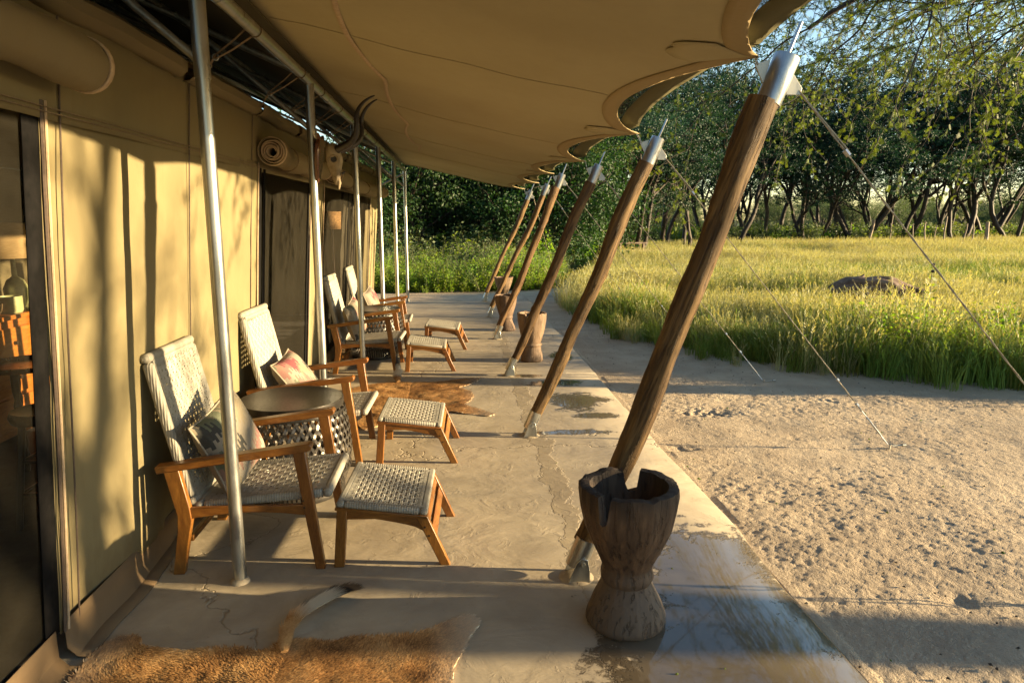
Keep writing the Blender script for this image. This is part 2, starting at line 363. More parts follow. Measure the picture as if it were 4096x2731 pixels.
MAT['grass_dry'] = leafmat('grass_dry', [(0.3, (0.2103, 0.2165, 0.0984)), (0.5, (0.3431, 0.3355, 0.1723)), (0.75, (0.5092, 0.4763, 0.2953))], 0.35, 0.2, hue=0.015)
MAT['herb'] = leafmat('herb', [(0.3, (0.0759, 0.1463, 0.0126)), (0.5, (0.1519, 0.2438, 0.0216)), (0.75, (0.2633, 0.3510, 0.0406))], 0.45, 0.25)
MAT['herb_grey'] = leafmat('herb_grey', [(0.3, (0.0490, 0.0840, 0.0350)), (0.5, (0.0840, 0.1260, 0.0560)), (0.75, (0.1330, 0.1750, 0.0910))], 0.3, 0.15)
MAT['stem'] = simple('stem', [(0.3, (0.08, 0.09, 0.03)), (0.7, (0.16, 0.15, 0.06))], 10, rough=0.7, bump=0)

def fur(name, stops, edge=(0.66, 0.57, 0.42)):
    m, nt, out = new_mat(name); N = NT(nt)
    p = N.pos()
    f = N.noise(p, 5, 4, 0.55, 0.3); g = N.noise(p, 130, 3)
    c = N.ramp(N.math('MULTIPLY_ADD', g, 0.35, N.math('MULTIPLY', f, 0.68)), stops)
    at = N.n('ShaderNodeAttribute'); at.attribute_name = 'pale'
    tn = N.n('ShaderNodeAttribute'); tn.attribute_name = 'tone'
    c = N.mix(1.0, c, N.ramp(tn.outputs['Fac'], [(0.0, (1.0, 1.0, 1.0)), (0.35, (0.62, 0.58, 0.54)), (0.65, (0.95, 0.95, 0.95)), (1.0, (1.3, 1.28, 1.2))]), 'MULTIPLY')
    c = N.mix(at.outputs['Fac'], c, edge)
    at2 = N.n('ShaderNodeAttribute'); at2.attribute_name = 'black'
    c = N.mix(at2.outputs['Fac'], c, (0.012, 0.009, 0.008))
    b = N.bsdf(c, 0.62, 0, None, 0.35)
    N.l(b.outputs[0], out.inputs[0]); return m
MAT['fur'] = fur('fur', [(0.36, (0.13, 0.058, 0.021)), (0.50, (0.44, 0.225, 0.078)), (0.66, (0.62, 0.37, 0.15))])

def kilim():
    m, nt, out = new_mat('kilim'); N = NT(nt)
    tc = N.n('ShaderNodeTexCoord'); sep = N.n('ShaderNodeSeparateXYZ'); N.l(tc.outputs['Object'], sep.inputs[0])
    u = N.math('MULTIPLY', sep.outputs[1], 1 / 0.42); v = N.math('MULTIPLY', sep.outputs[2], 1 / 0.42)
    # stepped diamond bands with comb teeth
    ub = N.math('FLOOR', N.math('MULTIPLY', u, 34.0))
    tooth = N.math('PINGPONG', N.math('MULTIPLY', ub, 1 / 34.0), 0.17)
    teeth = N.math('MULTIPLY', N.math('MODULO', N.math('ABSOLUTE', ub), 2.0), 0.075)
    w = N.math('ADD', N.math('ADD', v, N.math('MULTIPLY', tooth, 0.9)), teeth)
    row = N.math('FLOOR', N.math('MULTIPLY', w, 6.5))
    cell = N.math('FLOOR', N.math('MULTIPLY', N.math('ADD', u, N.math('MULTIPLY', row, 0.13)), 2.9))
    wn_ = N.n('ShaderNodeTexWhiteNoise'); wn_.noise_dimensions = '3D'
    cmb = N.n('ShaderNodeCombineXYZ'); N.l(row, cmb.inputs[0]); N.l(cell, cmb.inputs[1])
    oi = N.n('ShaderNodeObjectInfo'); N.l(oi.outputs['Random'], cmb.inputs[2])
    N.l(cmb.outputs[0], wn_.inputs['Vector'])
    c = N.ramp(wn_.outputs['Value'], [(0.0, (0.235, 0.205, 0.160)), (0.24, (0.235, 0.125, 0.105)), (0.38, (0.245, 0.215, 0.170)), (0.54, (0.050, 0.050, 0.046)), (0.66, (0.215, 0.135, 0.105)), (0.76, (0.115, 0.125, 0.085)), (0.86, (0.180, 0.060, 0.065)), (0.93, (0.225, 0.190, 0.130))], 'CONSTANT')
    fine = N.noise(N.coords('Object', (1, 1, 3)), 110, 3)
    c = N.mix(N.math('MULTIPLY', fine, 0.4), c, N.mix(1.0, c, (0.55, 0.52, 0.48), 'MULTIPLY'))
    b = N.bsdf(c, 0.9, 0, N.bump(fine, 0.5, 0.004), 0.15)
    N.l(b.outputs[0], out.inputs[0]); return m
MAT['kilim'] = kilim()
MAT['cream_cloth'] = simple('cream_cloth', [(0.3, (0.20, 0.17, 0.125)), (0.7, (0.26, 0.225, 0.17))], 30, rough=0.9, bump=0.4, bscale=200)

# ---------------------------------------------------------------- mesh helpers
class MB:
    def __init__(s): s.v = []; s.f = []
    def add(s, verts, faces):
        o = len(s.v); s.v.extend([tuple(map(float, p)) for p in verts]); s.f.extend([tuple(i + o for i in f) for f in faces]); return s
    def box(s, c, d, rot=None):
        x, y, z = d[0] / 2, d[1] / 2, d[2] / 2
        vs = [Vector((sx * x, sy * y, sz * z)) for sx in (-1, 1) for sy in (-1, 1) for sz in (-1, 1)]
        if rot is not None: vs = [rot @ q for q in vs]
        vs = [q + Vector(c) for q in vs]
        return s.add(vs, [(0, 1, 3, 2), (4, 6, 7, 5), (0, 4, 5, 1), (2, 3, 7, 6), (0, 2, 6, 4), (1, 5, 7, 3)])
    def prism(s, poly, y0, y1):
        n = len(poly)
        vs = [(x, y0, z) for x, z in poly] + [(x, y1, z) for x, z in poly]
        fs = [tuple(range(n)), tuple(range(2 * n - 1, n - 1, -1))] + [(i, i + n, (i + 1) % n + n, (i + 1) % n) for i in range(n)]
        return s.add(vs, fs)
    def tube(s, pts, rad, sides=10, cap=True, squash=1.0):
        pts = [Vector(p) for p in pts]; n = len(pts)
        if isinstance(rad, (int, float)): rad = [rad] * n
        ref = None; vs = []; fs = []
        for i, p in enumerate(pts):
            d = (pts[min(i + 1, n - 1)] - pts[max(i - 1, 0)]).normalized()
            if ref is None:
                ref = d.cross(Vector((0, 0, 1)) if abs(d.z) < 0.9 else Vector((1, 0, 0))).normalized()
            else: ref = (ref - d * ref.dot(d)).normalized()
            b = d.cross(ref)
            for k in range(sides):
                a = 2 * math.pi * k / sides
                vs.append(p + (ref * math.cos(a) + b * math.sin(a) * squash) * rad[i])
        for i in range(n - 1):
            for k in range(sides):
                k2 = (k + 1) % sides
                fs.append((i * sides + k, i * sides + k2, (i + 1) * sides + k2, (i + 1) * sides + k))
        if cap:
            fs.append(tuple(range(sides - 1, -1, -1))); fs.append(tuple((n - 1) * sides + k for k in range(sides)))
        return s.add(vs, fs)
    def lathe(s, prof, sides=32, c=(0, 0, 0), close=False):
        n = len(prof); vs = []; fs = []
        for r, z in prof:
            for k in range(sides):
                a = 2 * math.pi * k / sides; vs.append((c[0] + r * math.cos(a), c[1] + r * math.sin(a), c[2] + z))
        for i in range(n - 1):
            for k in range(sides):
                k2 = (k + 1) % sides; fs.append((i * sides + k, i * sides + k2, (i + 1) * sides + k2, (i + 1) * sides + k))
        if close:
            fs.append(tuple(range(sides - 1, -1, -1))); fs.append(tuple((n - 1) * sides + k for k in range(sides)))
        return s.add(vs, fs)
    def grid(s, P):                                   # P (n,m,3) array
        n, m = P.shape[:2]
        fs = [(i * m + j, (i + 1) * m + j, (i + 1) * m + j + 1, i * m + j + 1) for i in range(n - 1) for j in range(m - 1)]
        return s.add(P.reshape(-1, 3), fs)
    def torus(s, c, R_, r, axis='Z', n=20, m=8):
        vs = []; fs = []
        for i in range(n):
            a = 2 * math.pi * i / n
            for j in range(m):
                b = 2 * math.pi * j / m
                q = ((R_ + r * math.cos(b)) * math.cos(a), (R_ + r * math.cos(b)) * math.sin(a), r * math.sin(b))
                if axis == 'X': q = (q[2], q[0], q[1])
                if axis == 'Y': q = (q[0], q[2], q[1])
                vs.append((q[0] + c[0], q[1] + c[1], q[2] + c[2]))
        for i in range(n):
            for j in range(m):
                fs.append((i * m + j, ((i + 1) % n) * m + j, ((i + 1) % n) * m + (j + 1) % m, i * m + (j + 1) % m))
        return s.add(vs, fs)
    def mesh(s, name, mat, smooth=True, angle=40):
        me = bpy.data.meshes.new(name); me.from_pydata(s.v, [], s.f); me.update()
        if isinstance(mat, str): mat = MAT[mat]
        me.materials.append(mat)
        if smooth:
            me.polygons.foreach_set('use_smooth', [True] * len(me.polygons)); me.set_sharp_from_angle(angle=R(angle))
        return me
    def build(s, name, mat, parent=None, loc=(0, 0, 0), rot=(0, 0, 0), smooth=True, bevel=0, solid=0, angle=40):
        bm = bmesh.new(); me0 = bpy.data.meshes.new('tmp'); me0.from_pydata(s.v, [], s.f); bm.from_mesh(me0); bpy.data.meshes.remove(me0)
        if not solid and len(bm.faces) < 60000: bmesh.ops.recalc_face_normals(bm, faces=bm.faces)
        me = bpy.data.meshes.new(name); bm.to_mesh(me); bm.free()
        me.materials.append(MAT[mat] if isinstance(mat, str) else mat)
        if smooth:
            me.polygons.foreach_set('use_smooth', [True] * len(me.polygons)); me.set_sharp_from_angle(angle=R(angle))
        o = bpy.data.objects.new(name, me); COL.objects.link(o); o.parent = parent; o.location = loc; o.rotation_euler = rot
        if bevel:
            md = o.modifiers.new('bevel', 'BEVEL'); md.width = bevel; md.segments = 2; md.limit_method = 'ANGLE'
        if solid:
            md = o.modifiers.new('solid', 'SOLIDIFY'); md.thickness = solid; md.offset = 0
        return o
def obj_from(name, mesh, parent=None, loc=(0, 0, 0), rot=(0, 0, 0)):
    o = bpy.data.objects.new(name, mesh); COL.objects.link(o); o.parent = parent; o.location = loc; o.rotation_euler = rot; return o
def tag(o, label=None, cat=None, group=None, kind=None):
    if label: o['label'] = label
    if cat: o['category'] = cat
    if group: o['group'] = group
    if kind: o['kind'] = kind
    return o
def empty(name, loc=(0, 0, 0), rz=0, label=None, cat=None, group=None):
    o = bpy.data.objects.new(name, None); COL.objects.link(o); o.location = loc; o.rotation_euler = (0, 0, rz); o.empty_display_size = 0.1
    return tag(o, label, cat, group)
def copy_tree(src, parent=None):
    c = src.copy(); COL.objects.link(c); c.parent = parent
    for ch in list(src.children): copy_tree(ch, c)
    return c
def nmesh(name, V, F, mat):                           # fast numpy quads / tris
    V = np.asarray(V, np.float32); F = np.asarray(F, np.int32)
    me = bpy.data.meshes.new(name)
    me.vertices.add(len(V)); me.vertices.foreach_set('co', V.ravel())
    k = F.shape[1]
    me.loops.add(F.size); me.loops.foreach_set('vertex_index', F.ravel())
    me.polygons.add(len(F)); me.polygons.foreach_set('loop_start', np.arange(0, F.size, k, dtype=np.int32))
    me.update(calc_edges=True)
    me.materials.append(MAT[mat] if isinstance(mat, str) else mat)
    return me

# ================================================================ ground, path, slab
SAND_Z = -0.035
def axis(fine0, fine1, step, lo, hi):
    a = list(np.arange(fine0, fine1 + 1e-6, step))
    d = step; x = fine1
    up = []
    while x < hi: d *= 1.22; x += d; up.append(min(x, hi))
    d = step; x = fine0; dn = []
    while x > lo: d *= 1.22; x -= d; dn.append(max(x, lo))
    return np.array(dn[::-1] + a + up)
gx = axis(1.4, 5.6, 0.0145, -1200, 1200); gy = axis(1.9, 7.8, 0.0145, -1200, 1200)
GX, GY = np.meshgrid(gx, gy, indexing='ij')
near = np.clip(1 - np.maximum(0, np.hypot(np.maximum(0, np.abs(GX - 3.4) - 3.5), np.maximum(0, np.abs(GY - 5) - 5)) / 6), 0, 1)
patch = np.clip(0.5 + 2.2 * vnoise(GX * 0.8, GY * 0.8, 77), 0, 1)
relief = 0.030 * fbm(GX * 0.8, GY * 0.8, 3, 3) + near * (0.010 * fbm(GX * 3.1, GY * 3.1, 11, 2) + (0.001 + 0.0035 * patch ** 2) * fbm(GX * 11 + 3 * GY, GY * 17, 21, 2) + (0.003 + 0.003 * patch) * fbm(GX * 29 + 7 * GY, GY * 33, 25, 1) + (0.0007 + 0.0009 * patch) * np.random.RandomState(8).normal(0, 1, GX.shape))
# scuffed hollows (old footprints)
for (hx, hy, hr, hd) in [(2.15, 5.95, 0.16, 0.03), (2.35, 5.9, 0.13, 0.025), (2.75, 5.15, 0.10, 0.02), (1.70, 4.95, 0.09, 0.03), (1.75, 6.8, 0.14, 0.03), (2.3, 2.75, 0.07, 0.02), (3.6, 6.2, 0.14, 0.02), (1.95, 3.9, 0.07, 0.015), (2.5, 4.15, 0.09, 0.015)]:
    relief = relief - hd * np.exp(-((GX - hx) ** 2 * 0.6 + (GY - hy) ** 2 * 1.4) / hr ** 2) * (0.7 + 0.8 * vnoise(GX * 30, GY * 30, 5))
base = np.full_like(GX, SAND_Z)
base = base + np.where((GX < 1.52) & (GY < 14.35), -0.05, 0.0)
Z = base + relief * np.where((GX < 1.6) & (GY < 14.35), 0.25, 1.0)
n, m = GX.shape
idx = np.arange(n * m).reshape(n, m)
F = np.stack([idx[:-1, :-1], idx[1:, :-1], idx[1:, 1:], idx[:-1, 1:]], -1).reshape(-1, 4)
gme = nmesh('ground', np.stack([GX, GY, Z], -1).reshape(-1, 3), F, 'sand')
gme.polygons.foreach_set('use_smooth', [True] * len(gme.polygons))
tag(obj_from('ground', gme), kind='structure')

# concrete slab, its right edge slightly worn
ys = np.concatenate([np.arange(-2.5, 14.36, 0.06), [14.38]])
edge = 1.525 + 0.03 * fbm(ys * 1.4, ys * 0, 9, 4) - 0.03 * np.clip(fbm(ys * 7, ys * 0 + 3.3, 31, 2) - 0.28, 0, 1)
mb = MB()
xs_in = [-7.2, -3.0, -1.2, 0.2, 1.1]
P = np.zeros((len(ys), len(xs_in) + 4, 3))
for i, y in enumerate(ys):
    row = [(x, y, 0) for x in xs_in] + [(edge[i] - 0.012, y, 0.0), (edge[i] - 0.002, y, -0.006), (edge[i] + 0.004, y, -0.03), (edge[i] + 0.004, y, -0.12)]
    P[i] = row
mb.grid(P)
mb.add([(-7.2, 14.38, 0), (edge[-1], 14.38, 0), (edge[-1], 14.38, -0.12), (-7.2, 14.38, -0.12)], [(0, 1, 2, 3)])
slab = mb.build('patio_slab', 'concrete'); tag(slab, kind='structure')
# little curbs of mortar where feet were set in the screed
# ================================================================ safari tent
WB, LEAN = -1.565, 0.072
def wx(z): return WB + LEAN * z
tent = empty('safari_tent', (-1.5, 5, 0), 0, 'long khaki canvas safari tent with rolled flaps and dark screen doorways', 'tent')
TL = (1.5, -5, 0)                                      # parts are laid out in world coordinates
def wall_panel(name, y0, y1, z0, z1, mat, dens=0.05, amp=0.012, seed=0, off=0.0, solid=0.004):
    ny = max(3, int((y1 - y0) / dens) + 1); nz = max(3, int((z1 - z0) / dens) + 1)
    yy = np.linspace(y0, y1, ny); zz = np.linspace(z0, z1, nz)
    YY, ZZ = np.meshgrid(yy, zz, indexing='ij')
    fold = amp * (fbm(YY * 2.6, ZZ * 0.35, 40 + seed, 3) * 2.2 + 0.5 * fbm(YY * 7, ZZ * 0.8, 50 + seed, 2) + 0.45 * fbm(YY * 4 + ZZ * 1.5, ZZ * 3.5, 55 + seed, 3))
    XX = WB + LEAN * ZZ + fold + off
    return MB().grid(np.stack([XX, YY, ZZ], -1)).build(name, mat, tent, TL, solid=solid)
DO = [(0.35, 2.56), (5.16, 6.95), (7.62, 11.55)]       # three doorways along the front
HEAD = 2.10
for k, (a, b) in enumerate([(-2.0, 0.35), (2.56, 5.16), (6.95, 7.62), (11.55, 12.6)]):
    wall_panel('wall_panel', a, b, 0.11, HEAD, 'canvas', seed=k * 7, amp=0.018 if k == 1 else 0.022)
for k, (a, b) in enumerate([(-2.0, 3.86), (3.862, 7.7), (7.702, 12.6)]):
    wall_panel('wall_band', a, b, HEAD - 0.06, 2.44, 'canvas', seed=70 + k, off=0.008, amp=0.012)
# stitched seams
for z in (2.062, 2.078): 
    MB().box(((wx(z) + 0.022), 5.3, z), (0.004, 14.6, 0.0035)).build('seam', 'webbing', tent, TL)
for y in (3.86, 2.66, 4.98):
    z0, z1 = 0.12, 2.4
    MB().tube([(wx(z) + 0.012, y + 0.006 * math.sin(z * 3), z) for z in np.linspace(z0, z1, 12)], 0.0035, 6).build('seam', 'zip', tent, TL)
# brown mud skirt
def skirt(y0, y1, seed):
    yy = np.arange(y0, y1 + 0.01, 0.06); prof = [(0.010, 0.16), (0.014, 0.11), (0.020, 0.05), (0.05, 0.012), (0.11, 0.006)]
    P = np.zeros((len(yy), len(prof), 3))
    for i, y in enumerate(yy):
        w = 0.012 * fbm(np.array([y * 3.0]), np.array([0.3]), 60 + seed)[0]; w2 = 0.05 * fbm(np.array([y * 1.3]), np.array([4.1]), 66 + seed)[0]
        for j, (o, z) in enumerate(prof): P[i, j] = (wx(z) + o + w * (j + 1) / 3 + (w2 if j > 2 else 0), y, z)
    MB().grid(P).build('skirt', 'skirt', tent, TL, solid=0.004)
skirt(-2.0, 2.54, 0); skirt(2.56, 5.16, 3); skirt(6.95, 7.62, 5); skirt(11.55, 12.6, 8)
skirt(5.16, 6.95, 11); skirt(7.62, 11.55, 14)
# doorway screens, borders, zips
for k, (a, b) in enumerate(DO):
    wall_panel('screen', a + 0.01, b - 0.01, 0.13, HEAD - 0.03, 'screen', seed=20 + k, off=-0.014, amp=0.006, dens=0.08, solid=0)
    for (u, v) in ((a + 0.012, a + 0.10), (b - 0.105 if k == 0 else b - 0.07, b - 0.012)):
        wall_panel('screen_border', u, v, 0.13, HEAD - 0.03, 'screen_border', seed=20 + k, off=-0.003, amp=0.006, dens=0.06)
    for y in (a, b):
        MB().tube([(wx(z) + 0.010, y + 0.01 * math.sin(z * 2.3 + k), z) for z in np.linspace(0.12, HEAD, 14)], 0.007, 6).build('zip', 'zip', tent, TL)
        MB().tube([(wx(z) + 0.014, y + (0.018 if y == b else -0.018) + 0.01 * math.sin(z * 2.3 + k), z) for z in np.linspace(0.12, HEAD, 14)], 0.005, 6).build('piping', 'hem', tent, TL)
    if k > 0:
        mid = a + 0.16 if k == 1 else a + 0.6 * (b - a)
        wall_panel('screen_border', mid, mid + 0.055, 0.13, HEAD - 0.03, 'screen_border', seed=20 + k, off=-0.003, amp=0.006, dens=0.06)
for y in (9.4, 9.75, 10.4):
    wall_panel('screen_border', y, y + 0.045, 0.13, HEAD - 0.03, 'screen_border', seed=33, off=-0.003, amp=0.006, dens=0.06)
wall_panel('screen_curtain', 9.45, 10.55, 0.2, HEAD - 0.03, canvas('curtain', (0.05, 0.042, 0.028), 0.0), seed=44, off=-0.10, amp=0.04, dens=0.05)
# rolled-up door flaps
def flap(y0, y1, z, r, sag, near_taper):
    n = 28; pts = []; rad = []
    for i in range(n):
        t = i / (n - 1); y = y0 + (y1 - y0) * t
        pts.append((wx(z) + 0.03 + r, y, z - sag * math.sin(math.pi * t) + 0.006 * math.sin(t * 17)))
        rad.append(r * (1 - 0.28 * t * near_taper + 0.03 * math.sin(t * 23) - 0.10 * abs(math.sin(t * math.pi * 3)) ** 8))
    mr = MB(); nn = 40; pv = []
    for i in range(n * 3 - 2):
        q = i / 3; i0 = min(int(q), n - 2); f_ = q - i0; c = [pts[i0][j] * (1 - f_) + pts[i0 + 1][j] * f_ for j in range(3)]; r0 = rad[i0] * (1 - f_) + rad[i0 + 1] * f_
        for k in range(nn):
            a = 2 * math.pi * k / nn; w = 1 + 0.07 * float(fbm(np.array([math.cos(a) * 1.5 + c[1] * 1.2]), np.array([math.sin(a) * 1.5 + c[1] * 0.9]), 380, 3)[0]) - 0.05 * max(0, math.sin(a * 2 + c[1] * 2.6)) ** 6
            pv.append((c[0] + r0 * w * math.cos(a), c[1], c[2] + r0 * w * math.sin(a)))
    mr.add(pv, [(i * nn + k, i * nn + (k + 1) % nn, (i + 1) * nn + (k + 1) % nn, (i + 1) * nn + k) for i in range(n * 3 - 3) for k in range(nn)])
    roll = mr.build('rolled_flap', 'canvas_roll', tent, TL, solid=0.008)
    for e, ri in ((0, rad[0]), (n - 1, rad[-1])):
        c = pts[e]; s = MB(); sp = []
        turns = 4.2; sgn = -1 if e == 0 else 1
        N_ = 90
        a = np.linspace(0, turns * 2 * math.pi, N_); rr = np.linspace(ri * 0.30, ri * 0.93, N_)
        Pp = np.zeros((N_, 2, 3))
        for i in range(N_):
            wob = 1 + 0.06 * math.sin(a[i] * 1.3 + 1)
            for j, dy in enumerate((0.012 * sgn, -0.16 * sgn)):
                Pp[i, j] = (c[0] + rr[i] * wob * math.cos(a[i]), c[1] + dy, c[2] + rr[i] * wob * math.sin(a[i]))
        s.grid(Pp); s.build('flap_spiral', 'hem', roll, solid=0.006)
        MB().tube([(c[0], c[1] - sgn * 0.0, c[2]), (c[0], c[1] - sgn * 0.026, c[2])], [ri + 0.007] * 2, 22, cap=False).build('flap_hem', 'hem', roll, solid=0.006)
    for t in (0.25, 0.72) if y1 - y0 < 3 else (0.2, 0.5, 0.8):
        i = int(t * (n - 1)); c = pts[i]
        MB().torus((c[0], c[1], c[2]), rad[i] + 0.006, 0.006, 'Y', 22, 6).build('tie_strap', 'webbing', roll)
    return roll
flap(0.3, 2.64, 2.235, 0.088, 0.01, 0.0)
flap(5.08, 6.98, 2.17, 0.090, 0.025, 0.5)
flap(7.50, 12.42, 2.17, 0.092, 0.05, 0.2)
# eave hem with pockets, straps to the frame rail
EAVE = 2.47
def eave(y0, y1):
    yy = np.arange(y0, y1 + 0.01, 0.10)
    prof = [(-0.01, 2.40), (0.030, 2.405), (0.058, 2.43), (0.060, 2.47), (0.035, 2.495), (-0.05, 2.505)]
    P = np.zeros((len(yy), len(prof), 3))
    for i, y in enumerate(yy):
        w = 0.018 * fbm(np.array([y * 1.9]), np.array([0.7]), 91)[0]
        for j, (o, z) in enumerate(prof): P[i, j] = (wx(2.4) + 0.01 + o + w * 0.6, y, z + w)
    MB().grid(P).build('eave_hem', 'canvas_roll', tent, TL, solid=0.004)
ybr = [-2.0, 2.2, 3.80, 5.05, 6.25, 7.4, 8.8, 10.1, 11.4, 12.62]
for a, b in zip(ybr[:-1], ybr[1:]): eave(a + 0.006, b - 0.006)
# inner roof and closed ends
RX, RZ = -4.25, 3.48
def sheet(name, corners, mat, nu=12, nv=12, sag=0.0, parent=tent, solid=0.004, loc=TL):
    c = [np.array(q, float) for q in corners]; P = np.zeros((nu, nv, 3))
    for i in range(nu):
        for j in range(nv):
            u, v = i / (nu - 1), j / (nv - 1)
            P[i, j] = (c[0] * (1 - u) + c[1] * u) * (1 - v) + (c[3] * (1 - u) + c[2] * u) * v
            P[i, j, 2] -= sag * math.sin(math.pi * u) * math.sin(math.pi * v)
    return MB().grid(P).build(name, mat, parent, loc, solid=solid)
sheet('roof', [(wx(2.4) - 0.03, -2, 2.50), (wx(2.4) - 0.03, 12.62, 2.50), (RX, 12.62, RZ), (RX, -2, RZ)], 'canvas', sag=0.03)
sheet('roof', [(RX, -2, RZ), (RX, 12.62, RZ), (-7.1, 12.62, 2.5), (-7.1, -2, 2.5)], 'canvas', sag=0.03)
sheet('back_wall', [(-7.12, -2, 0), (-7.12, 12.62, 0), (-7.12, 12.62, 2.5), (-7.12, -2, 2.5)], 'canvas')
for y in (-2.01, 12.63):
    MB().add([(WB, y, 0), (wx(2.49), y, 2.49), (RX, y, RZ - 0.01), (-7.1, y, 2.49), (-7.1, y, 0)], [(0, 1, 2, 3, 4)]).build('gable_wall', 'canvas', tent, TL, solid=0.004)
MB().box((-4.35, 5.3, 0.006), (5.3, 14.4, 0.006)).build('groundsheet', simple('groundsheet', [(0.3, (0.03, 0.025, 0.02)), (0.7, (0.06, 0.05, 0.04))], 6, rough=0.8), tent, TL)

# ================================================================ steel frame
frame = empty('steel_frame', (-1.06, 8, 0), 0, 'galvanised tube frame of upright posts and a long rail before the tent', 'tent frame')
FL = (1.06, -8, 0)
PY = [3.113, 5.30, 7.49, 9.70, 12.0, 14.43]
PX, BZ = -1.055, 2.685
for i, y in enumerate(PY):
    MB().tube([(PX, y, -0.02), (PX, y, 2.30)], 0.0305, 18).build('post', 'galv', frame, FL)
    up = MB().tube([(PX, y, 2.28), (PX, y, BZ - 0.02)], 0.0335, 18).build('post_head', 'galv', frame, FL)
    MB().tube([(PX + 0.031, y, 2.33), (PX + 0.040, y, 2.33)], 0.007, 8).build('bolt', 'bright_steel', up)
    MB().lathe([(0.046, 0.0), (0.042, 0.010), (0.034, 0.016), (0.031, 0.02)], 14, (PX, y, 0.0)).build('grout_collar', 'concrete', frame, FL)
    MB().tube([(PX - 0.02, y, 2.36), (-1.95, y, 3.12)], 0.018, 10).build('brace', 'dull_steel', frame, FL)
    MB().tube([(PX, y + 0.01, BZ + 0.03), (RX, y + 0.01, 4.10)], 0.024, 10).build('rafter', 'dull_steel', frame, FL)
for y0, y1 in zip([-1.5, 3.42, 6.05, 8.9, 11.3], [3.42, 6.05, 8.9, 11.3, 14.46]):
    rail = MB().tube([(PX, y0 + 0.004, BZ), (PX, y1 - 0.004, BZ)], 0.034, 18).build('rail', 'galv', frame, FL)
    MB().tube([(PX, y1 - 0.06, BZ), (PX, y1 + 0.05, BZ)], 0.0365, 18).build('rail_sleeve', 'galv', rail)
for x in (-2.05, -3.1):
    MB().tube([(x, -1.5, 2.72 + 0.452 * (PX - x)), (x, 14.4, 2.72 + 0.452 * (PX - x))], 0.02, 10).build('purlin', 'dull_steel', frame, FL)
MB().tube([(-1.75, 14.40, 2.35), (-1.75, 12.65, 2.35)], 0.016, 8).build('tie_bar', 'dull_steel', frame, FL)
MB().tube([(PX, 14.43, 2.62), (-1.9, 14.43, 2.2)], 0.018, 8).build('brace', 'dull_steel', frame, FL)
# webbing straps from rail to tent eave, each with a buckle
def strap(y):
    st = MB()
    a = Vector((PX - 0.01, y, BZ + 0.036)); a2 = Vector((PX - 0.02, y, BZ - 0.036)); m_ = Vector((wx(2.4) + 0.12, y + 0.02, 2.56)); e = Vector((wx(2.4) + 0.05, y + 0.03, 2.46))
    for p, q in ((a, m_), (a2, m_ - Vector((0, 0, 0.02))), (m_, e)):
        d = (q - p); 
        st.tube([p, p + d * 0.5 + Vector((0, 0, -0.006)), q], 0.011, 6, squash=0.25)
    s_ = st.build('strap', 'webbing', tent, TL)
    MB().torus((PX, y, BZ), 0.036, 0.0035, 'Y', 18, 5).build('strap_loop', 'webbing', s_)
    MB().torus((m_.x, m_.y, m_.z - 0.01), 0.016, 0.004, 'Y', 14, 6).build('buckle', 'dull_steel', s_)
for y in (1.9, 3.95, 5.02, 5.72, 6.55, 7.35, 8.3, 9.2, 10.3, 11.3, 12.3): strap(y)

# ================================================================ canopy over the patio, and the fly over the tent
canopy = empty('patio_canopy', (0.3, 6, 2.4), 0, 'sagging brown canvas canopy with scalloped outer edge over the patio', 'canopy')
CL = (-0.3, -6, -2.4)
WY = [0.82, 3.03, 5.24, 7.39, 9.76, 12.00, 14.38]
TIPX = [1.33, 1.30, 1.36, 1.37, 1.36, 1.41, 1.40]
TIPZ = [2.36, 2.365, 2.315, 2.285, 2.31, 2.30, 2.30]
def interp(y, arr): return float(np.interp(y, WY, arr))
def span(y):
    for a, b in zip(WY[:-1], WY[1:]):
        if a <= y <= b: return (y - a) / (b - a)
    return 0.0
def edge_in(y, d):
    t = span(y); return interp(y, TIPX) - d * (1 - (2 * t - 1) ** 2) ** 0.85
def prof_z(q):                                         # 0 at rail .. 1 at outer edge
    return float(np.interp(q, [0, 0.1, 0.28, 0.47, 0.67, 0.86, 1.0], [2.80, 2.765, 2.665, 2.565, 2.455, 2.37, 2.335]))
yy = np.concatenate([np.linspace(a, b, 25)[:-1] for a, b in zip(WY[:-1], WY[1:])] + [[WY[-1]]])
def canopy_pt(y, q, d, dz):
    x1 = edge_in(y, d); x = PX - 0.0 + (x1 - PX) * q
    qq = (x - PX) / (1.36 - PX)
    t = span(y)
    z = prof_z(min(1, qq)) + (interp(y, TIPZ) - 2.315) * q + dz
    z -= 0.035 * math.sin(math.pi * t) * (1 - qq) * qq * 2.2          # slack between the poles
    z += 0.025 * float(fbm(np.array([y * 0.9]), np.array([x * 0.8]), 120, 3)[0]) * (4 * qq * (1 - qq))
    td = abs(t - round(t)) * 2.2 / max(0.08, 1.15 - qq)               # folds pulling towards the pole tips
    z += 0.010 * math.cos(td * 2.6 + 0.6) * qq * qq * (1 - 0.6 * qq) * math.exp(-td * 0.4)
    z += 0.008 * float(vnoise(np.array([y * 2.3 + x * 1.1]), np.array([x * 0.7 - y * 0.5]), 130)[0]) * (4 * qq * (1 - qq))
    return (x, y, z)
qs = np.linspace(0, 1, 44)
P = np.array([[canopy_pt(y, q, 0.35, 0) for q in qs] for y in yy])
MB().grid(P).build('canopy_sheet', 'canopy', canopy, CL, solid=0.003)
P = np.array([[tuple(np.add(canopy_pt(y, q, 0.35, 0), (0, 0, -0.006))) for q in np.linspace(0.955, 1.004, 4)] for y in yy])
MB().grid(P).build('edge_binding', 'canopy_band', canopy, CL, solid=0.003)
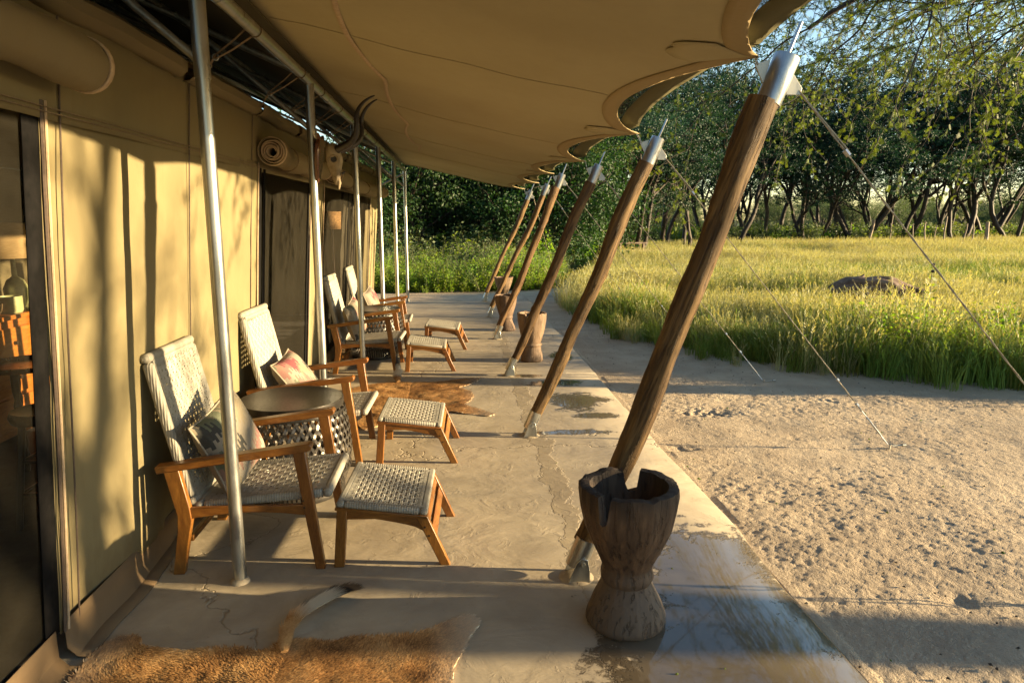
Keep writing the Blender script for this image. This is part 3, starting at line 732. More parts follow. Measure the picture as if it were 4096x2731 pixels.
P = np.array([[tuple(np.add(canopy_pt(y, q, 0.10, 0.055), (0, 0, 0))) for q in np.linspace(0.60, 0.95, 6)] for y in yy])
MB().grid(P).build('shade_net', 'shade_net', canopy, CL)
P = np.array([[tuple(np.add(canopy_pt(y, q, 0.10, 0.052), (0.0, 0, 0))) for q in np.linspace(0.945, 1.004, 3)] for y in yy])
MB().grid(P).build('outer_border', 'olive_band', canopy, CL, solid=0.003)
for i in range(1, 7):                                  # reinforcing patch at every pole
    y = WY[i]; pts = []
    for a in np.linspace(-0.95, 0.95, 13):
        pts.append((a, 0.34 * math.cos(a * 1.25)))
    Pq = np.zeros((13, 6, 3))
    for r_ in range(13):
        a = -1 + 2 * r_ / 12
        for c_ in range(6):
            t = c_ / 5; ln = 0.34 * math.sqrt(max(0, 1 - a * a * 0.9))
            yv = y + a * 0.15 * t; yv = min(yv, WY[-1] - 0.002)
            q = 0.985 - ln / 2.4 * t
            Pq[r_, c_] = np.add(canopy_pt(yv, q, 0.35, 0), (0, 0, -0.009))
    MB().grid(Pq).build('corner_patch', 'canopy', canopy, CL, solid=0.002)
MB().tube([tuple(np.add(canopy_pt(y, q, 0.35, 0), (0, 0, -0.010 - 0.004 * math.sin(y * 5)))) for y, q in zip(np.linspace(1.2, 10.5, 50), 0.235 + 0.006 * np.sin(np.linspace(0, 14, 50)))], 0.014, 6, squash=0.3).build('seam_tape', 'hem', canopy, CL)
for yk in (1.9, 4.1, 6.3, 8.55, 10.9, 13.2):
    MB().tube([tuple(np.add(canopy_pt(yk + 0.01 * math.sin(q * 20), q, 0.35, 0), (0, 0, -0.004))) for q in np.linspace(0.02, 0.95, 40)], 0.0055, 5, squash=0.5).build('panel_seam', 'canopy', canopy, CL)
MB().tube([canopy_pt(14.375, q, 0.35, -0.004) for q in np.linspace(0, 1, 16)], 0.008, 6).build('end_hem', 'canopy_band', canopy, CL)
fly = empty('tent_fly', (RX, 6, 3), 0, 'dark fly sheet pitched over the tent roof', 'fly sheet')
LF = (-RX, -6, -3)
FZ = 2.80 + 0.452 * (PX - RX)
sheet('fly_sheet', [(PX + 0.02, -1.6, 2.795), (PX + 0.02, 14.5, 2.795), (RX, 14.5, FZ), (RX, -1.6, FZ)], 'fly', 20, 8, 0.02, fly, 0.004, LF)
sheet('fly_sheet', [(RX, -1.6, FZ), (RX, 14.5, FZ), (-7.5, 14.5, 2.78), (-7.5, -1.6, 2.78)], 'fly', 20, 8, 0.02, fly, 0.004, LF)

# ================================================================ leaning wooden poles
POLE_D = ['nearest leaning wooden pole, dark brown, its foot behind the charred mortar', 'second leaning wooden pole, barked and knotty, its foot by the small puddle', 'third leaning wooden pole, olive brown, standing before the pale mortar', 'fourth leaning wooden pole, pale with a long scar near its top', 'fifth leaning wooden pole, pale and crooked, before the farthest mortar', 'farthest leaning wooden pole at the corner of the slab']
BX = 0.53
TOP = [(1.432, 2.393), (1.517, 2.30), (1.509, 2.264), (1.478, 2.323), (1.562, 2.29), (1.529, 2.283)]
RAD = [0.061, 0.057, 0.056, 0.054, 0.050, 0.050]
TIPS = []
for i, y in enumerate(WY[1:]):
    e = empty('leaning_pole', (BX, y, 0), 0, POLE_D[i], 'pole', 'leaning poles along the patio edge')
    tx, tz = TOP[i]; A = Vector((BX, y, 0.02)); B = Vector((tx, y, tz)); D = (B - A); L = D.length; D.normalize()
    side = Vector((0, 1, 0)); nrm = D.cross(side)
    loc = (-BX, -y, 0)
    rng = np.random.RandomState(100 + i)
    ns, nk = 46, 20; t0, t1 = 0.17, L - 0.20
    P = np.zeros((ns, nk + 1, 3)); ph = rng.rand(6) * 6
    kn = [(rng.rand() * 0.85 + 0.08, rng.rand() * 6.28, rng.rand() * 0.012 + 0.006) for _ in range(9)]
    for a in range(ns):
        t = a / (ns - 1); s_ = t0 + (t1 - t0) * t
        cx_ = 0.016 * math.sin(t * 5 + ph[0]) + 0.007 * math.sin(t * 13 + ph[1]); cy_ = 0.012 * math.sin(t * 4.2 + ph[2])
        r = RAD[i] * (0.80 + 0.24 * t + 0.05 * math.sin(t * 9 + ph[3]) + 0.03 * math.sin(t * 21 + ph[1]))
        for b in range(nk + 1):
            an = 2 * math.pi * b / nk; an2 = an % (2 * math.pi)
            rr = r * (1 + 0.05 * math.sin(2 * an + ph[4]) + 0.035 * math.sin(5 * an + 6 * t + ph[5]) + 0.02 * math.sin(9 * an - 5 * t))
            for (kt, ka, kh) in kn:
                da = (an2 - ka + math.pi) % (2 * math.pi) - math.pi
                rr += kh * math.exp(-((t - kt) / 0.018) ** 2 - (da / 0.35) ** 2)
            rr += 0.007 * float(vnoise(np.array([an2 * 4.0]), np.array([t * 30.0]), 200 + i)[0]) if b < nk else 0
            P[a, b] = A + D * s_ + side * (math.cos(an) * rr + cy_) + nrm * (math.sin(an) * rr + cx_)
        P[a, nk] = P[a, 0]
    mb = MB(); vs = P[:, :nk].reshape(-1, 3)
    fs = [(a * nk + b, a * nk + (b + 1) % nk, (a + 1) * nk + (b + 1) % nk, (a + 1) * nk + b) for a in range(ns - 1) for b in range(nk)]
    fs += [tuple(range(nk)), tuple((ns - 1) * nk + b for b in range(nk))]
    # keep the grain along the pole: build in pole space
    M3 = Matrix((side, nrm, D)).transposed(); Mi = M3.transposed()
    mb.add([Mi @ (Vector(v) - A) for v in vs], fs)
    lo = mb.build('log', 'pole_wood_pale' if i in (3, 4, 5) else 'pole_wood', e, Vector(A) + Vector(loc), M3.to_euler(), angle=60)
    at = lambda s_, o=0.0: A + D * s_ + nrm * o
    slv = MB().tube([at(0.045), at(0.19)], RAD[i] * 0.84, 20).build('foot_sleeve', 'galv', e, loc)
    cap = MB().tube([at(L - 0.21), at(L)], RAD[i] * 0.92, 20).build('top_sleeve', 'bright_steel', e, loc)
    MB().tube([at(L - 0.01), at(L + 0.15)], 0.008, 10).build('spike', 'bright_steel', e, loc)
    for sy in (-1, 1):                                  # foot bracket plates and bolt
        fy = y + sy * (RAD[i] * 0.84 + 0.007)
        poly = [(BX - 0.03, 0.0), (BX + 0.075, 0.0), (BX + 0.075, 0.055), (BX + 0.065, 0.115), (BX + 0.035, 0.125), (BX + 0.012, 0.105)]
        pl = MB().prism(poly, fy - 0.004, fy + 0.004).build('foot_bracket', 'galv', e, loc, bevel=0.002)
        c = Vector((BX + 0.042, fy, 0.095))
        MB().tube([c + Vector((0, sy * 0.002, 0)), c + Vector((0, sy * 0.016, 0))], 0.011, 6).build('bolt', 'dull_steel', pl)
    MB().lathe([(0.085, 0.0), (0.07, 0.008), (0.05, 0.014), (0.0, 0.016)], 18, (BX + 0.02, y, 0.0)).build('grout_pad', 'concrete', e, loc)
    # lug plates at the top: one to the canopy, one to the guy wire
    lugI = at(L - 0.05); lugO = at(L - 0.09)
    th = 0.004
    pI = [(lugI.x - RAD[i] * 0.9, lugI.z + 0.035), (lugI.x - RAD[i] * 0.9 - 0.070, lugI.z + 0.012), (lugI.x - RAD[i] * 0.9 - 0.028, lugI.z - 0.070)]
    MB().prism(pI, y - th, y + th).build('canopy_lug', 'dull_steel', e, loc, bevel=0.0015)
    pO = [(lugO.x + RAD[i] * 0.86, lugO.z + 0.03), (lugO.x + RAD[i] * 0.86 + 0.055, lugO.z - 0.045), (lugO.x + RAD[i] * 0.86 + 0.05, lugO.z - 0.075), (lugO.x + RAD[i] * 0.6, lugO.z - 0.075)]
    MB().prism(pO, y - th, y + th).build('guy_lug', 'dull_steel', e, loc, bevel=0.0015)
    TIPS.append(Vector((lugO.x + RAD[i] * 0.86 + 0.042, y, lugO.z - 0.055)))
    # little chain tying the canopy corner
    c0 = Vector((pI[1][0] + 0.012, y, pI[1][1])); c1 = Vector(canopy_pt(min(y, 14.37), 0.995, 0.35, 0)); ch = MB(); nl = 4
    for k in range(nl):
        c = c0.lerp(c1, (k + 0.5) / nl); dd = (c1 - c0).length / nl * 0.66
        ring = [c + (c1 - c0).normalized() * (dd * math.cos(q)) + (Vector((0, 0, 1)) if k % 2 else Vector((0, 1, 0))) * (0.010 * math.sin(q)) for q in np.linspace(0, 2 * math.pi, 13)]
        ch.tube(ring, 0.0028, 5, cap=False)
    tag(ch.build('chain', 'galv', e, loc), kind='stuff')

# ================================================================ guy wires
ANCH = [(3.30, 2.58), (3.295, 4.803), (3.274, 6.963), (3.28, 9.35), (3.2, 11.7), (2.35, 15.75)]
WIRE_D = ['nearest guy wire, running from the first pole out of the picture at right', 'guy wire whose shackle is pegged in open sand at right of the first pole', 'guy wire pegged with a turnbuckle near the grass edge beyond the first pole', 'thin guy wire from the fourth pole down into the meadow grass', 'thin guy wire from the fifth pole down into the meadow grass', 'farthest guy wire, pegged by the bushes behind the slab corner']
for i, (T, (ax, ay)) in enumerate(zip(TIPS, ANCH)):
    e = empty('guy_wire', (ax, ay, SAND_Z), 0, WIRE_D[i], 'guy wire', 'guy wires of the canopy')
    loc = (-ax, -ay, -SAND_Z)
    G = Vector((ax, ay, SAND_Z + 0.01)); d = (T - G); L = d.length; d.normalize()
    f = lambda s_: G + d * s_
    # twisted cable: two strands
    cab = MB(); s0 = 0.42; n_ = int((L - s0) / 0.04); side = d.cross(Vector((0, 0, 1))).normalized(); up = side.cross(d)
    for ph in (0, math.pi):
        cab.tube([f(s0 + (L - s0) * k / n_) + side * (0.0022 * math.cos(k * 1.3 + ph)) + up * (0.0022 * math.sin(k * 1.3 + ph)) for k in range(n_ + 1)], 0.0028, 5)
    cab.build('cable', 'cable', e, loc)
    MB().tube([f(0.42), f(0.50) + side * 0.012, f(0.60) + side * 0.008, f(0.66)], 0.004, 5).build('loop_tail', 'cable', e, loc)
    MB().tube([f(0.655), f(0.675)], 0.010, 8).build('cable_clip', 'bright_steel', e, loc)
    MB().tube([f(0.405), f(0.43)], 0.012, 8).build('cable_clip', 'bright_steel', e, loc)
    MB().tube([f(L - 0.36), f(L - 0.33)], 0.012, 8).build('cable_clip', 'bright_steel', e, loc)
    MB().tube([f(L - 0.34) + up * 0.011, f(L - 0.02)], 0.004, 5).build('loop_tail', 'cable', e, loc)
    tb = MB()
    for sg in (-1, 1): tb.tube([f(0.12) + side * 0.004 * sg, f(0.14) + side * 0.014 * sg, f(0.28) + side * 0.014 * sg, f(0.30) + side * 0.004 * sg], 0.005, 6)
    tb.tube([f(0.03), f(0.16)], 0.005, 6); tb.tube([f(0.26), f(0.36)], 0.005, 6)
    tb.build('turnbuckle', 'bright_steel', e, loc)
    ring = [f(0.385) + d * (0.022 * math.cos(q)) + side * (0.016 * math.sin(q)) for q in np.linspace(0, 2 * math.pi, 15)]
    MB().tube(ring, 0.0045, 6, cap=False).build('shackle', 'bright_steel', e, loc)
    MB().tube([G + Vector((0.10, 0, 0.016)), G + Vector((0.02, 0, 0.012)), G + Vector((0.0, 0, 0.025)), G + Vector((-0.02, 0, -0.15))], 0.006, 6).build('peg', 'dull_steel', e, loc)
    MB().tube([G + Vector((0.095, 0, 0.016)), G + Vector((0.125, 0, 0.016))], 0.012, 8).build('peg_head', 'dull_steel', e, loc)

# ================================================================ woven panels
def weave(w, l, nw, nl, sw, thick=0.004, gap_pair=True):
    """cords crossing over and under in the local xy plane (w along y, l along x), both sides of z=0"""
    V = []; Fc = []
    def ribbon(pts, half, axis):
        o = len(V)
        for p in pts:
            x, y, z = p
            if axis == 'x': V.extend([(x, y - half, z - thick * 0.35), (x, y, z + thick * 0.5), (x, y + half, z - thick * 0.35)])
            else: V.extend([(x - half, y, z - thick * 0.35), (x, y, z + thick * 0.5), (x + half, y, z - thick * 0.35)])
        for i in range(len(pts) - 1):
            a = o + i * 3
            Fc.append((a, a + 3, a + 4, a + 1)); Fc.append((a + 1, a + 4, a + 5, a + 2))
    ys = [(-w / 2 + w * (i + 0.5) / nw) for i in range(nw)]; xs = [(-l / 2 + l * (j + 0.5) / nl) for j in range(nl)]
    for i, y in enumerate(ys):
        pts = [(-l / 2, y, 0)]
        for j, x in enumerate(xs): pts.append((x, y, thick * 0.75 * (1 if (i + j) % 2 else -1)))
        pts.append((l / 2, y, 0))
        for o in (-sw * 0.27, sw * 0.27): ribbon([(p[0], p[1] + o, p[2]) for p in pts], sw * 0.25, 'x')
    for j, x in enumerate(xs):
        pts = [(x, -w / 2, 0)]
        for i, y in enumerate(ys): pts.append((x, y, thick * 0.75 * (-1 if (i + j) % 2 else 1)))
        pts.append((x, w / 2, 0))
        for o in (-sw * 0.2, sw * 0.2): ribbon([(p[0] + o, p[1], p[2]) for p in pts], sw * 0.18, 'y')
    return V, Fc
def woven_panel(root, name, w, l, border, thick, nw, nl, mtx):
    """frame bars wrapped in cord plus the woven field; mtx places the local panel (x along, y across, z up)"""
    V, Fc = weave(w - 2 * border * 0.75, l - 2 * border * 0.75, nw, nl, min((w - 2 * border) / nw, (l - 2 * border) / nl) * 0.80)
    p = MB().add([mtx @ Vector(v) for v in V], Fc).build(name, 'cord', root, smooth=True, angle=80)
    tag(p, kind='stuff')
    def bar(c, d, mat):
        mb = MB().box(c, d); mb.v = [tuple(mtx @ Vector(v)) for v in mb.v]
        mb.build('cord_border', mat, root, bevel=min(d[2], border) * 0.38)
    bar((0, (w - border) / 2, -thick * 0.36), (l - 2 * border + 0.002, border, thick), 'cord_wrap_x'); bar((0, -(w - border) / 2, -thick * 0.36), (l - 2 * border + 0.002, border, thick), 'cord_wrap_x')
    wr = 'cord_wrap_y'
    bar(((l - border) / 2, 0, -thick * 0.36), (border, w, thick), wr); bar((-(l - border) / 2, 0, -thick * 0.36), (border, w, thick), wr)
    # tongues of cord running from the wrapped border into the weave
    tg = MB(); rs = np.random.RandomState(5)
    n1 = nw * 2
    for i in range(n1):
        y = -w / 2 + border * 0.7 + (w - 1.4 * border) * (i + 0.5) / n1
        for sg in (-1, 1):
            x0 = sg * (l / 2 - border * 0.9); x1 = sg * (l / 2 - border * (1.45 + 0.35 * rs.rand()))
            hw = (w - 1.4 * border) / n1 * 0.5
            vs = [(x0, y - hw, 0.004), (x0, y + hw, 0.004), (x1, y + hw * 0.35, 0.003), (x1, y - hw * 0.35, 0.003)]
            tg.add([mtx @ Vector(v) for v in vs], [(0, 1, 2, 3)])
    n2 = nl * 2
    for i in range(n2):
        x = -l / 2 + border * 0.7 + (l - 1.4 * border) * (i + 0.5) / n2
        for sg in (-1, 1):
            y0 = sg * (w / 2 - border * 0.9); y1 = sg * (w / 2 - border * (1.35 + 0.3 * rs.rand()))
            hw = (l - 1.4 * border) / n2 * 0.5
            vs = [(x - hw, y0, 0.0045), (x + hw, y0, 0.0045), (x + hw * 0.35, y1, 0.0035), (x - hw * 0.35, y1, 0.0035)]
            tg.add([mtx @ Vector(v) for v in vs], [(0, 1, 2, 3)])
    tag(tg.build('cord_tongues', 'cord', root), kind='stuff')
    return p

# ================================================================ armchairs (local +x faces away from the tent)
CW = 0.65
def make_chair():
    r = empty('armchair')
    T = 0.036
    for s in (-1, 1):
        y0, y1 = (-CW / 2, -CW / 2 + T) if s < 0 else (CW / 2 - T, CW / 2)
        MB().prism([(-0.355, 0), (-0.302, 0), (-0.262, 0.20), (-0.246, 0.275), (-0.252, 0.345), (-0.288, 0.535), (-0.358, 0.524), (-0.332, 0.40), (-0.312, 0.30), (-0.318, 0.22)], y0, y1).build('rear_leg', 'teak_leg', r, bevel=0.004)
        fl = MB().prism([(0.326, 0), (0.372, 0), (0.302, 0.618), (0.244, 0.606)], y0, y1).build('front_leg', 'teak_leg', r, bevel=0.004)
        for (px, pz) in ((0.287, 0.325), (0.283, 0.36)):
            MB().tube([(px, y0 - 0.001, pz), (px, y1 + 0.001, pz)], 0.006, 8).build('dowel', 'dark_wood', fl)
        ay = s * (CW / 2 - T / 2)
        arm = MB().prism([(-0.385, 0.518), (0.318, 0.610), (0.334, 0.618), (0.338, 0.640), (0.325, 0.650), (-0.392, 0.553)], ay - 0.031, ay + 0.031).build('armrest', 'teak', r, bevel=0.005)
        top = [(-0.262, 0.338), (0.282, 0.338)]; bot = [(0.288 - 0.54 * t, 0.283 + 0.024 * math.sin(math.pi * t)) for t in np.linspace(0, 1, 9)]
        MB().prism(top + bot, y0 + 0.006, y1 - 0.006).build('side_rail', 'teak', r, bevel=0.003)
    for (x, z, h) in ((0.275, 0.31, 0.055), (-0.275, 0.30, 0.055)):
        MB().box((x, 0, z), (0.024, CW - 2 * T, h)).build('cross_rail', 'teak_cross', r, bevel=0.003)
    MB().box((-0.27, 0, 0.17), (0.022, CW - 2 * T, 0.03)).build('stretcher', 'teak_cross', r, bevel=0.003)
    # seat: x -0.24 (z .338) to .415 (z .388)
    a = Vector((-0.250, 0, 0.345)); b = Vector((0.410, 0, 0.392)); l = (b - a).length; dx = (b - a).normalized(); up = Vector((0, -1, 0)).cross(dx); up = -up if up.z < 0 else up
    M1 = Matrix.Translation((a + b) / 2) @ Matrix((dx, Vector((0, 1, 0)), up)).transposed().to_4x4()
    woven_panel(r, 'seat', CW - 2 * T - 0.012, l, 0.045, 0.042, 14, 16, M1)
    # back: from z .335 to 1.085
    a = Vector((-0.238, 0, 0.335)); b = Vector((-0.402, 0, 1.085)); l = (b - a).length; dx = (b - a).normalized(); up = Vector((0, 1, 0)).cross(dx); up = -up if up.x < 0 else up
    yv = up.cross(dx)
    M2 = Matrix.Translation((a + b) / 2) @ Matrix((dx, yv, up)).transposed().to_4x4()
    woven_panel(r, 'backrest', CW - 2 * T - 0.014, l, 0.045, 0.05, 14, 20, M2)
    return r
ch0 = make_chair()
CHY = [3.525, 4.965, 7.905, 9.36]
CH_D = ['nearest armchair of honey wood and grey woven cord, beside the tent wall', 'second armchair, woven cord back, just behind the near drum table', 'third armchair, before the mesh doorway, left of the far drum table', 'farthest armchair, mostly hidden behind the far drum table']
for i, y in enumerate(CHY):
    o = ch0 if i == 0 else copy_tree(ch0)
    o.location = (-1.045, y, 0); o.rotation_euler = (0, 0, [0, R(-1.5), R(-2), R(1.0)][i]); tag(o, CH_D[i], 'armchair', 'woven armchairs on the patio')

# cushions
def make_cushion():
    r = empty('cushion'); s = 0.215; n = 25
    def top(sg):
        P = np.zeros((n, n, 3))
        for i in range(n):
            for j in range(n):
                a, b = -1 + 2 * i / (n - 1), -1 + 2 * j / (n - 1)
                pin = 1 - 0.10 * (1 - abs(a) ** 2) * (abs(b) ** 3) ; pin2 = 1 - 0.10 * (1 - abs(b) ** 2) * (abs(a) ** 3)
                h = 0.078 * ((1 - a ** 4) * (1 - b ** 4)) ** 0.62
                h += 0.006 * float(fbm(np.array([a * 2.2 + 5]), np.array([b * 2.2 + sg]), 300, 2)[0])* (1 - a ** 4) * (1 - b ** 4)
                P[i, j] = (sg * h, a * s * pin2, b * s * pin)
        return P
    MB().grid(top(1)).build('cover', 'kilim', r, angle=90)
    MB().grid(top(-1)).build('cover_back', 'cream_cloth', r, angle=90)
    e = top(1); ring = [e[i, 0] for i in range(n)] + [e[n - 1, j] for j in range(1, n)] + [e[i, n - 1] for i in range(n - 2, -1, -1)] + [e[0, j] for j in range(n - 2, -1, -1)]
    MB().tube([tuple(q) for q in ring], 0.006, 6, cap=False).build('piping', 'cream_cloth', r, angle=90)
    return r
cu0 = make_cushion()
CU_D = ['faded pink and grey kilim cushion in the nearest armchair', 'striped kilim cushion in the second armchair', 'red and yellow kilim cushion in the third armchair', 'kilim cushion in the farthest armchair']
for i, (y, rx, tilt, rz) in enumerate([(3.47, 16, -16, -14), (4.93, 6, -34, -6), (7.82, 14, -14, -10), (9.33, 10, -18, -8)]):
    o = cu0 if i == 0 else copy_tree(cu0)
    o.location = (-1.045 - (0.130, 0.115, 0.130, 0.120)[i], y, (0.585, 0.555, 0.585, 0.575)[i]); o.rotation_euler = (R(rx), R(tilt), R(rz)); tag(o, CU_D[i], 'cushion', 'kilim cushions in the armchairs')

# footstools
def make_stool():
    r = empty('footstool'); T = 0.034; w = 0.60
    for s in (-1, 1):
        y0, y1 = (-w / 2, -w / 2 + T) if s < 0 else (w / 2 - T, w / 2)
        MB().prism([(-0.288, 0), (-0.238, 0), (-0.212, 0.30), (-0.262, 0.305)], y0, y1).build('rear_leg', 'teak_leg', r, bevel=0.004)
        lg = MB().prism([(0.24, 0), (0.288, 0), (0.178, 0.262), (0.118, 0.268)], y0, y1).build('front_leg', 'teak_leg', r, bevel=0.004)
        for (px, pz) in ((0.165, 0.205), (0.185, 0.16)):
            MB().tube([(px, y0 - 0.001, pz), (px, y1 + 0.001, pz)], 0.006, 8).build('dowel', 'dark_wood', lg)
        top = [(-0.228, 0.303), (0.128, 0.268)]
        bot = [(0.165 - 0.39 * t, 0.178 + 0.072 * min(1, (t * 1.6)) ** 0.6) for t in np.linspace(0, 1, 9)]
        MB().prism(top + bot, y0 + 0.005, y1 - 0.005).build('side_rail', 'teak', r, bevel=0.003)
    rot = Matrix.Rotation(R(22), 3, 'Y')
    for (x, z) in ((0.170, 0.238), (0.203, 0.160)):
        MB().box((x, 0, z), (0.018, w - 2 * T, 0.058), Matrix.Rotation(R(-22), 3, 'Y')).build('front_slat', 'teak_cross', r, bevel=0.003)
    MB().box((-0.235, 0, 0.27), (0.02, w - 2 * T, 0.05)).build('cross_rail', 'teak_cross', r, bevel=0.003)
    a = Vector((-0.268, 0, 0.337)); b = Vector((0.182, 0, 0.284)); l = (b - a).length; dx = (b - a).normalized(); up = Vector((0, -1, 0)).cross(dx); up = -up if up.z < 0 else up
    M1 = Matrix.Translation((a + b) / 2) @ Matrix((dx, Vector((0, 1, 0)), up)).transposed().to_4x4()
    ft = MB().box((0, 0, 0), (l, w, 0.016)); ft.v = [tuple(M1 @ (Vector(v) + Vector((0, 0, -0.030)))) for v in ft.v]; ft.build('seat_frame', 'teak', r, bevel=0.003)
    woven_panel(r, 'seat', w - 0.012, l - 0.004, 0.040, 0.030, 15, 16, M1)
    return r
st0 = make_stool()
ST_D = ['nearest woven footstool, in front of the nearest armchair', 'second woven footstool, just below the far hide rug', 'third woven footstool, just beyond the far hide rug', 'farthest woven footstool, beyond the third one']
for i, (x, y, rz) in enumerate([(-0.335, 3.50, -2), (-0.30, 4.95, -1.5), (-0.325, 7.94, 0.0), (-0.165, 9.25, -3)]):
    o = st0 if i == 0 else copy_tree(st0)
    o.location = (x, y, 0); o.rotation_euler = (0, 0, R(rz)); tag(o, ST_D[i], 'footstool', 'woven footstools on the patio')

# ================================================================ drum tables of woven metal strip
def drum_r(z): return float(np.interp(z, [0, 0.04, 0.15, 0.28, 0.42, 0.52, 0.585], [0.292, 0.300, 0.340, 0.352, 0.342, 0.322, 0.305]))
def make_table():
    r = empty('drum_table')
    top = MB().lathe([(0.0, 0.600), (0.29, 0.600), (0.303, 0.604), (0.312, 0.604), (0.313, 0.596), (0.311, 0.555), (0.306, 0.552), (0.302, 0.59), (0.0, 0.592)], 56).build('table_top', 'black_metal', r)
    for z, h in ((0.018, 0.030), (0.160, 0.016), (0.535, 0.018)):
        rr = drum_r(z)
        MB().lathe([(rr + 0.004, z - h / 2), (rr + 0.006, z), (rr + 0.004, z + h / 2), (rr - 0.003, z + h / 2), (rr - 0.003, z - h / 2), (rr + 0.004, z - h / 2)], 48).build('hoop', 'black_metal', r)
    MB().lathe([(0.0, 0.004), (0.285, 0.004), (0.285, 0.010), (0.0, 0.010)], 40).build('base_plate', 'black_metal', r)
    def helix(sg, n=34, turn=0.62, z0=0.155, z1=0.545, wd=0.017):
        V = []; Fc = []
        for k in range(n):
            t = k / (n - 1); z = z0 + (z1 - z0) * t; a = sg * turn * t
            rr = drum_r(z) + 0.0035 * math.sin(k * math.pi / 2.15 + (0 if sg > 0 else math.pi))
            dz = (z1 - z0); da = turn * rr
            nx = dz / math.hypot(dz, da); nz = -sg * da / math.hypot(dz, da)
            for o in (-wd / 2, wd / 2):
                aa = a + o * nx / rr; zz = z + o * nz
                V.append((rr * math.cos(aa), rr * math.sin(aa), zz))
        for k in range(n - 1): Fc.append((2 * k, 2 * k + 2, 2 * k + 3, 2 * k + 1))
        return MB().add(V, Fc).mesh('strip', 'strip_metal', True, 80)
    mA, mB = helix(1), helix(-1)
    NS = 44
    for k in range(NS):
        for me in (mA, mB):
            obj_from('strip', me, r, rot=(0, 0, 2 * math.pi * k / NS))
    V = []; Fc = []
    for k in range(8):
        z = 0.03 + 0.125 * k / 7; rr = drum_r(z)
        for o in (-0.0085, 0.0085): V.append((rr, o, z))
    for k in range(7): Fc.append((2 * k, 2 * k + 2, 2 * k + 3, 2 * k + 1))
    ms = MB().add(V, Fc).mesh('slat', 'strip_metal', True, 80)
    for k in range(72): obj_from('slat', ms, r, rot=(0, 0, 2 * math.pi * k / 72))
    return r
tb0 = make_table()
for i, (x, y) in enumerate([(-1.045, 4.25), (-1.045, 8.63)]):
    o = tb0 if i == 0 else copy_tree(tb0)
    o.location = (x, y, 0); o.rotation_euler = (0, 0, R(3 * i))
    tag(o, ['near black drum table with a woven metal strip side', 'far black drum table with a woven metal side, by the third armchair'][i], 'side table', 'drum tables')

# ================================================================ wooden mortars
def make_mortar(prof, rim_in, depth, notches, mat, seed, wob=0.02, crk=0.006, rot=0.0):
    n = 84; pr = [p for p in prof]
    # resample outer profile
    zz = np.linspace(0, pr[-1][1], 40); rr = np.interp(zz, [p[1] for p in pr], [p[0] for p in pr])
    inner = [(rim_in, pr[-1][1]), (rim_in * 0.97, pr[-1][1] - depth * 0.3), (rim_in * 0.85, pr[-1][1] - depth * 0.7), (rim_in * 0.5, pr[-1][1] - depth * 0.95), (0.001, pr[-1][1] - depth)]
    rows = list(zip(rr, zz, [0] * 40)) + [((rr[-1] * 0.65 + rim_in * 0.35), pr[-1][1] + 0.004, 1)] + [(a, b, 1) for a, b in inner]
    H = pr[-1][1]; V = np.zeros((len(rows), n, 3))
    th = np.linspace(0, 2 * math.pi, n, endpoint=False)
    cut = np.zeros(n)
    for (a, hw, d) in notches:
        da = np.abs((th - R(a) + math.pi) % (2 * math.pi) - math.pi)
        cut = np.maximum(cut, d * np.clip((R(hw) - da) / R(hw * 0.22), 0, 1) * (0.85 + 0.5 * vnoise(th * 9, th * 0, seed + 3)))
    rimn = 0.012 * fbm(np.cos(th) * 5 + 9, np.sin(th) * 5 + 9, seed, 3)
    for i, (r_, z_, ins) in enumerate(rows):
        up = np.clip((z_ - H * 0.45) / (H * 0.55), 0, 1)
        w = 1 + wob * vnoise(np.cos(th) * 2 + 5, np.sin(th) * 2 + z_ * 3, seed + 1) * 2
        fine = crk * (np.abs(vnoise(th * 11, np.full(n, z_ * 2.0), seed + 2)) ** 0.5 - 0.4) * (0.35 + up)
        rad = r_ * w + (0 if ins else 1) * -fine
        zc = z_ + rimn * up ** 4
        lim = H - cut
        zc = np.minimum(zc, np.where(cut > 0.004, np.maximum(lim, 0), 9)) if z_ > H * 0.4 else zc
        V[i, :, 0] = rad * np.cos(th); V[i, :, 1] = rad * np.sin(th); V[i, :, 2] = zc
    mb = MB(); k = len(rows)
    fs = [(i * n + j, i * n + (j + 1) % n, (i + 1) * n + (j + 1) % n, (i + 1) * n + j) for i in range(k - 1) for j in range(n)]
    mb.add(V.reshape(-1, 3), fs + [tuple(range(n - 1, -1, -1))])
    return mb.build('mortar', mat, angle=50)
p1 = [(0.160, 0), (0.172, 0.012), (0.168, 0.04), (0.146, 0.10), (0.112, 0.17), (0.099, 0.195), (0.109, 0.200), (0.113, 0.215), (0.111, 0.235), (0.101, 0.243), (0.108, 0.27), (0.150, 0.36), (0.182, 0.44), (0.198, 0.52), (0.205, 0.58), (0.203, 0.615)]
m1 = make_mortar(p1, 0.163, 0.27, [(72, 12, 0.10), (228, 6.5, 0.12)], 'mortar_dark', 400, crk=0.012); m1.location = (0.700, 2.66, 0)
tag(m1, 'big charred wooden mortar with a broken notched rim, nearest the camera', 'mortar', 'wooden mortars at the patio edge')
p2 = [(0.128, 0), (0.138, 0.012), (0.134, 0.06), (0.115, 0.14), (0.108, 0.19), (0.122, 0.196), (0.124, 0.215), (0.110, 0.225), (0.130, 0.30), (0.155, 0.40), (0.172, 0.50), (0.178, 0.59)]
m2 = make_mortar(p2, 0.145, 0.3, [(250, 14, 0.03)], 'mortar_pale', 420, crk=0.006); m2.location = (0.885, 8.17, 0)
tag(m2, 'pale wooden mortar with a ringed waist behind the third leaning pole', 'mortar', 'wooden mortars at the patio edge')
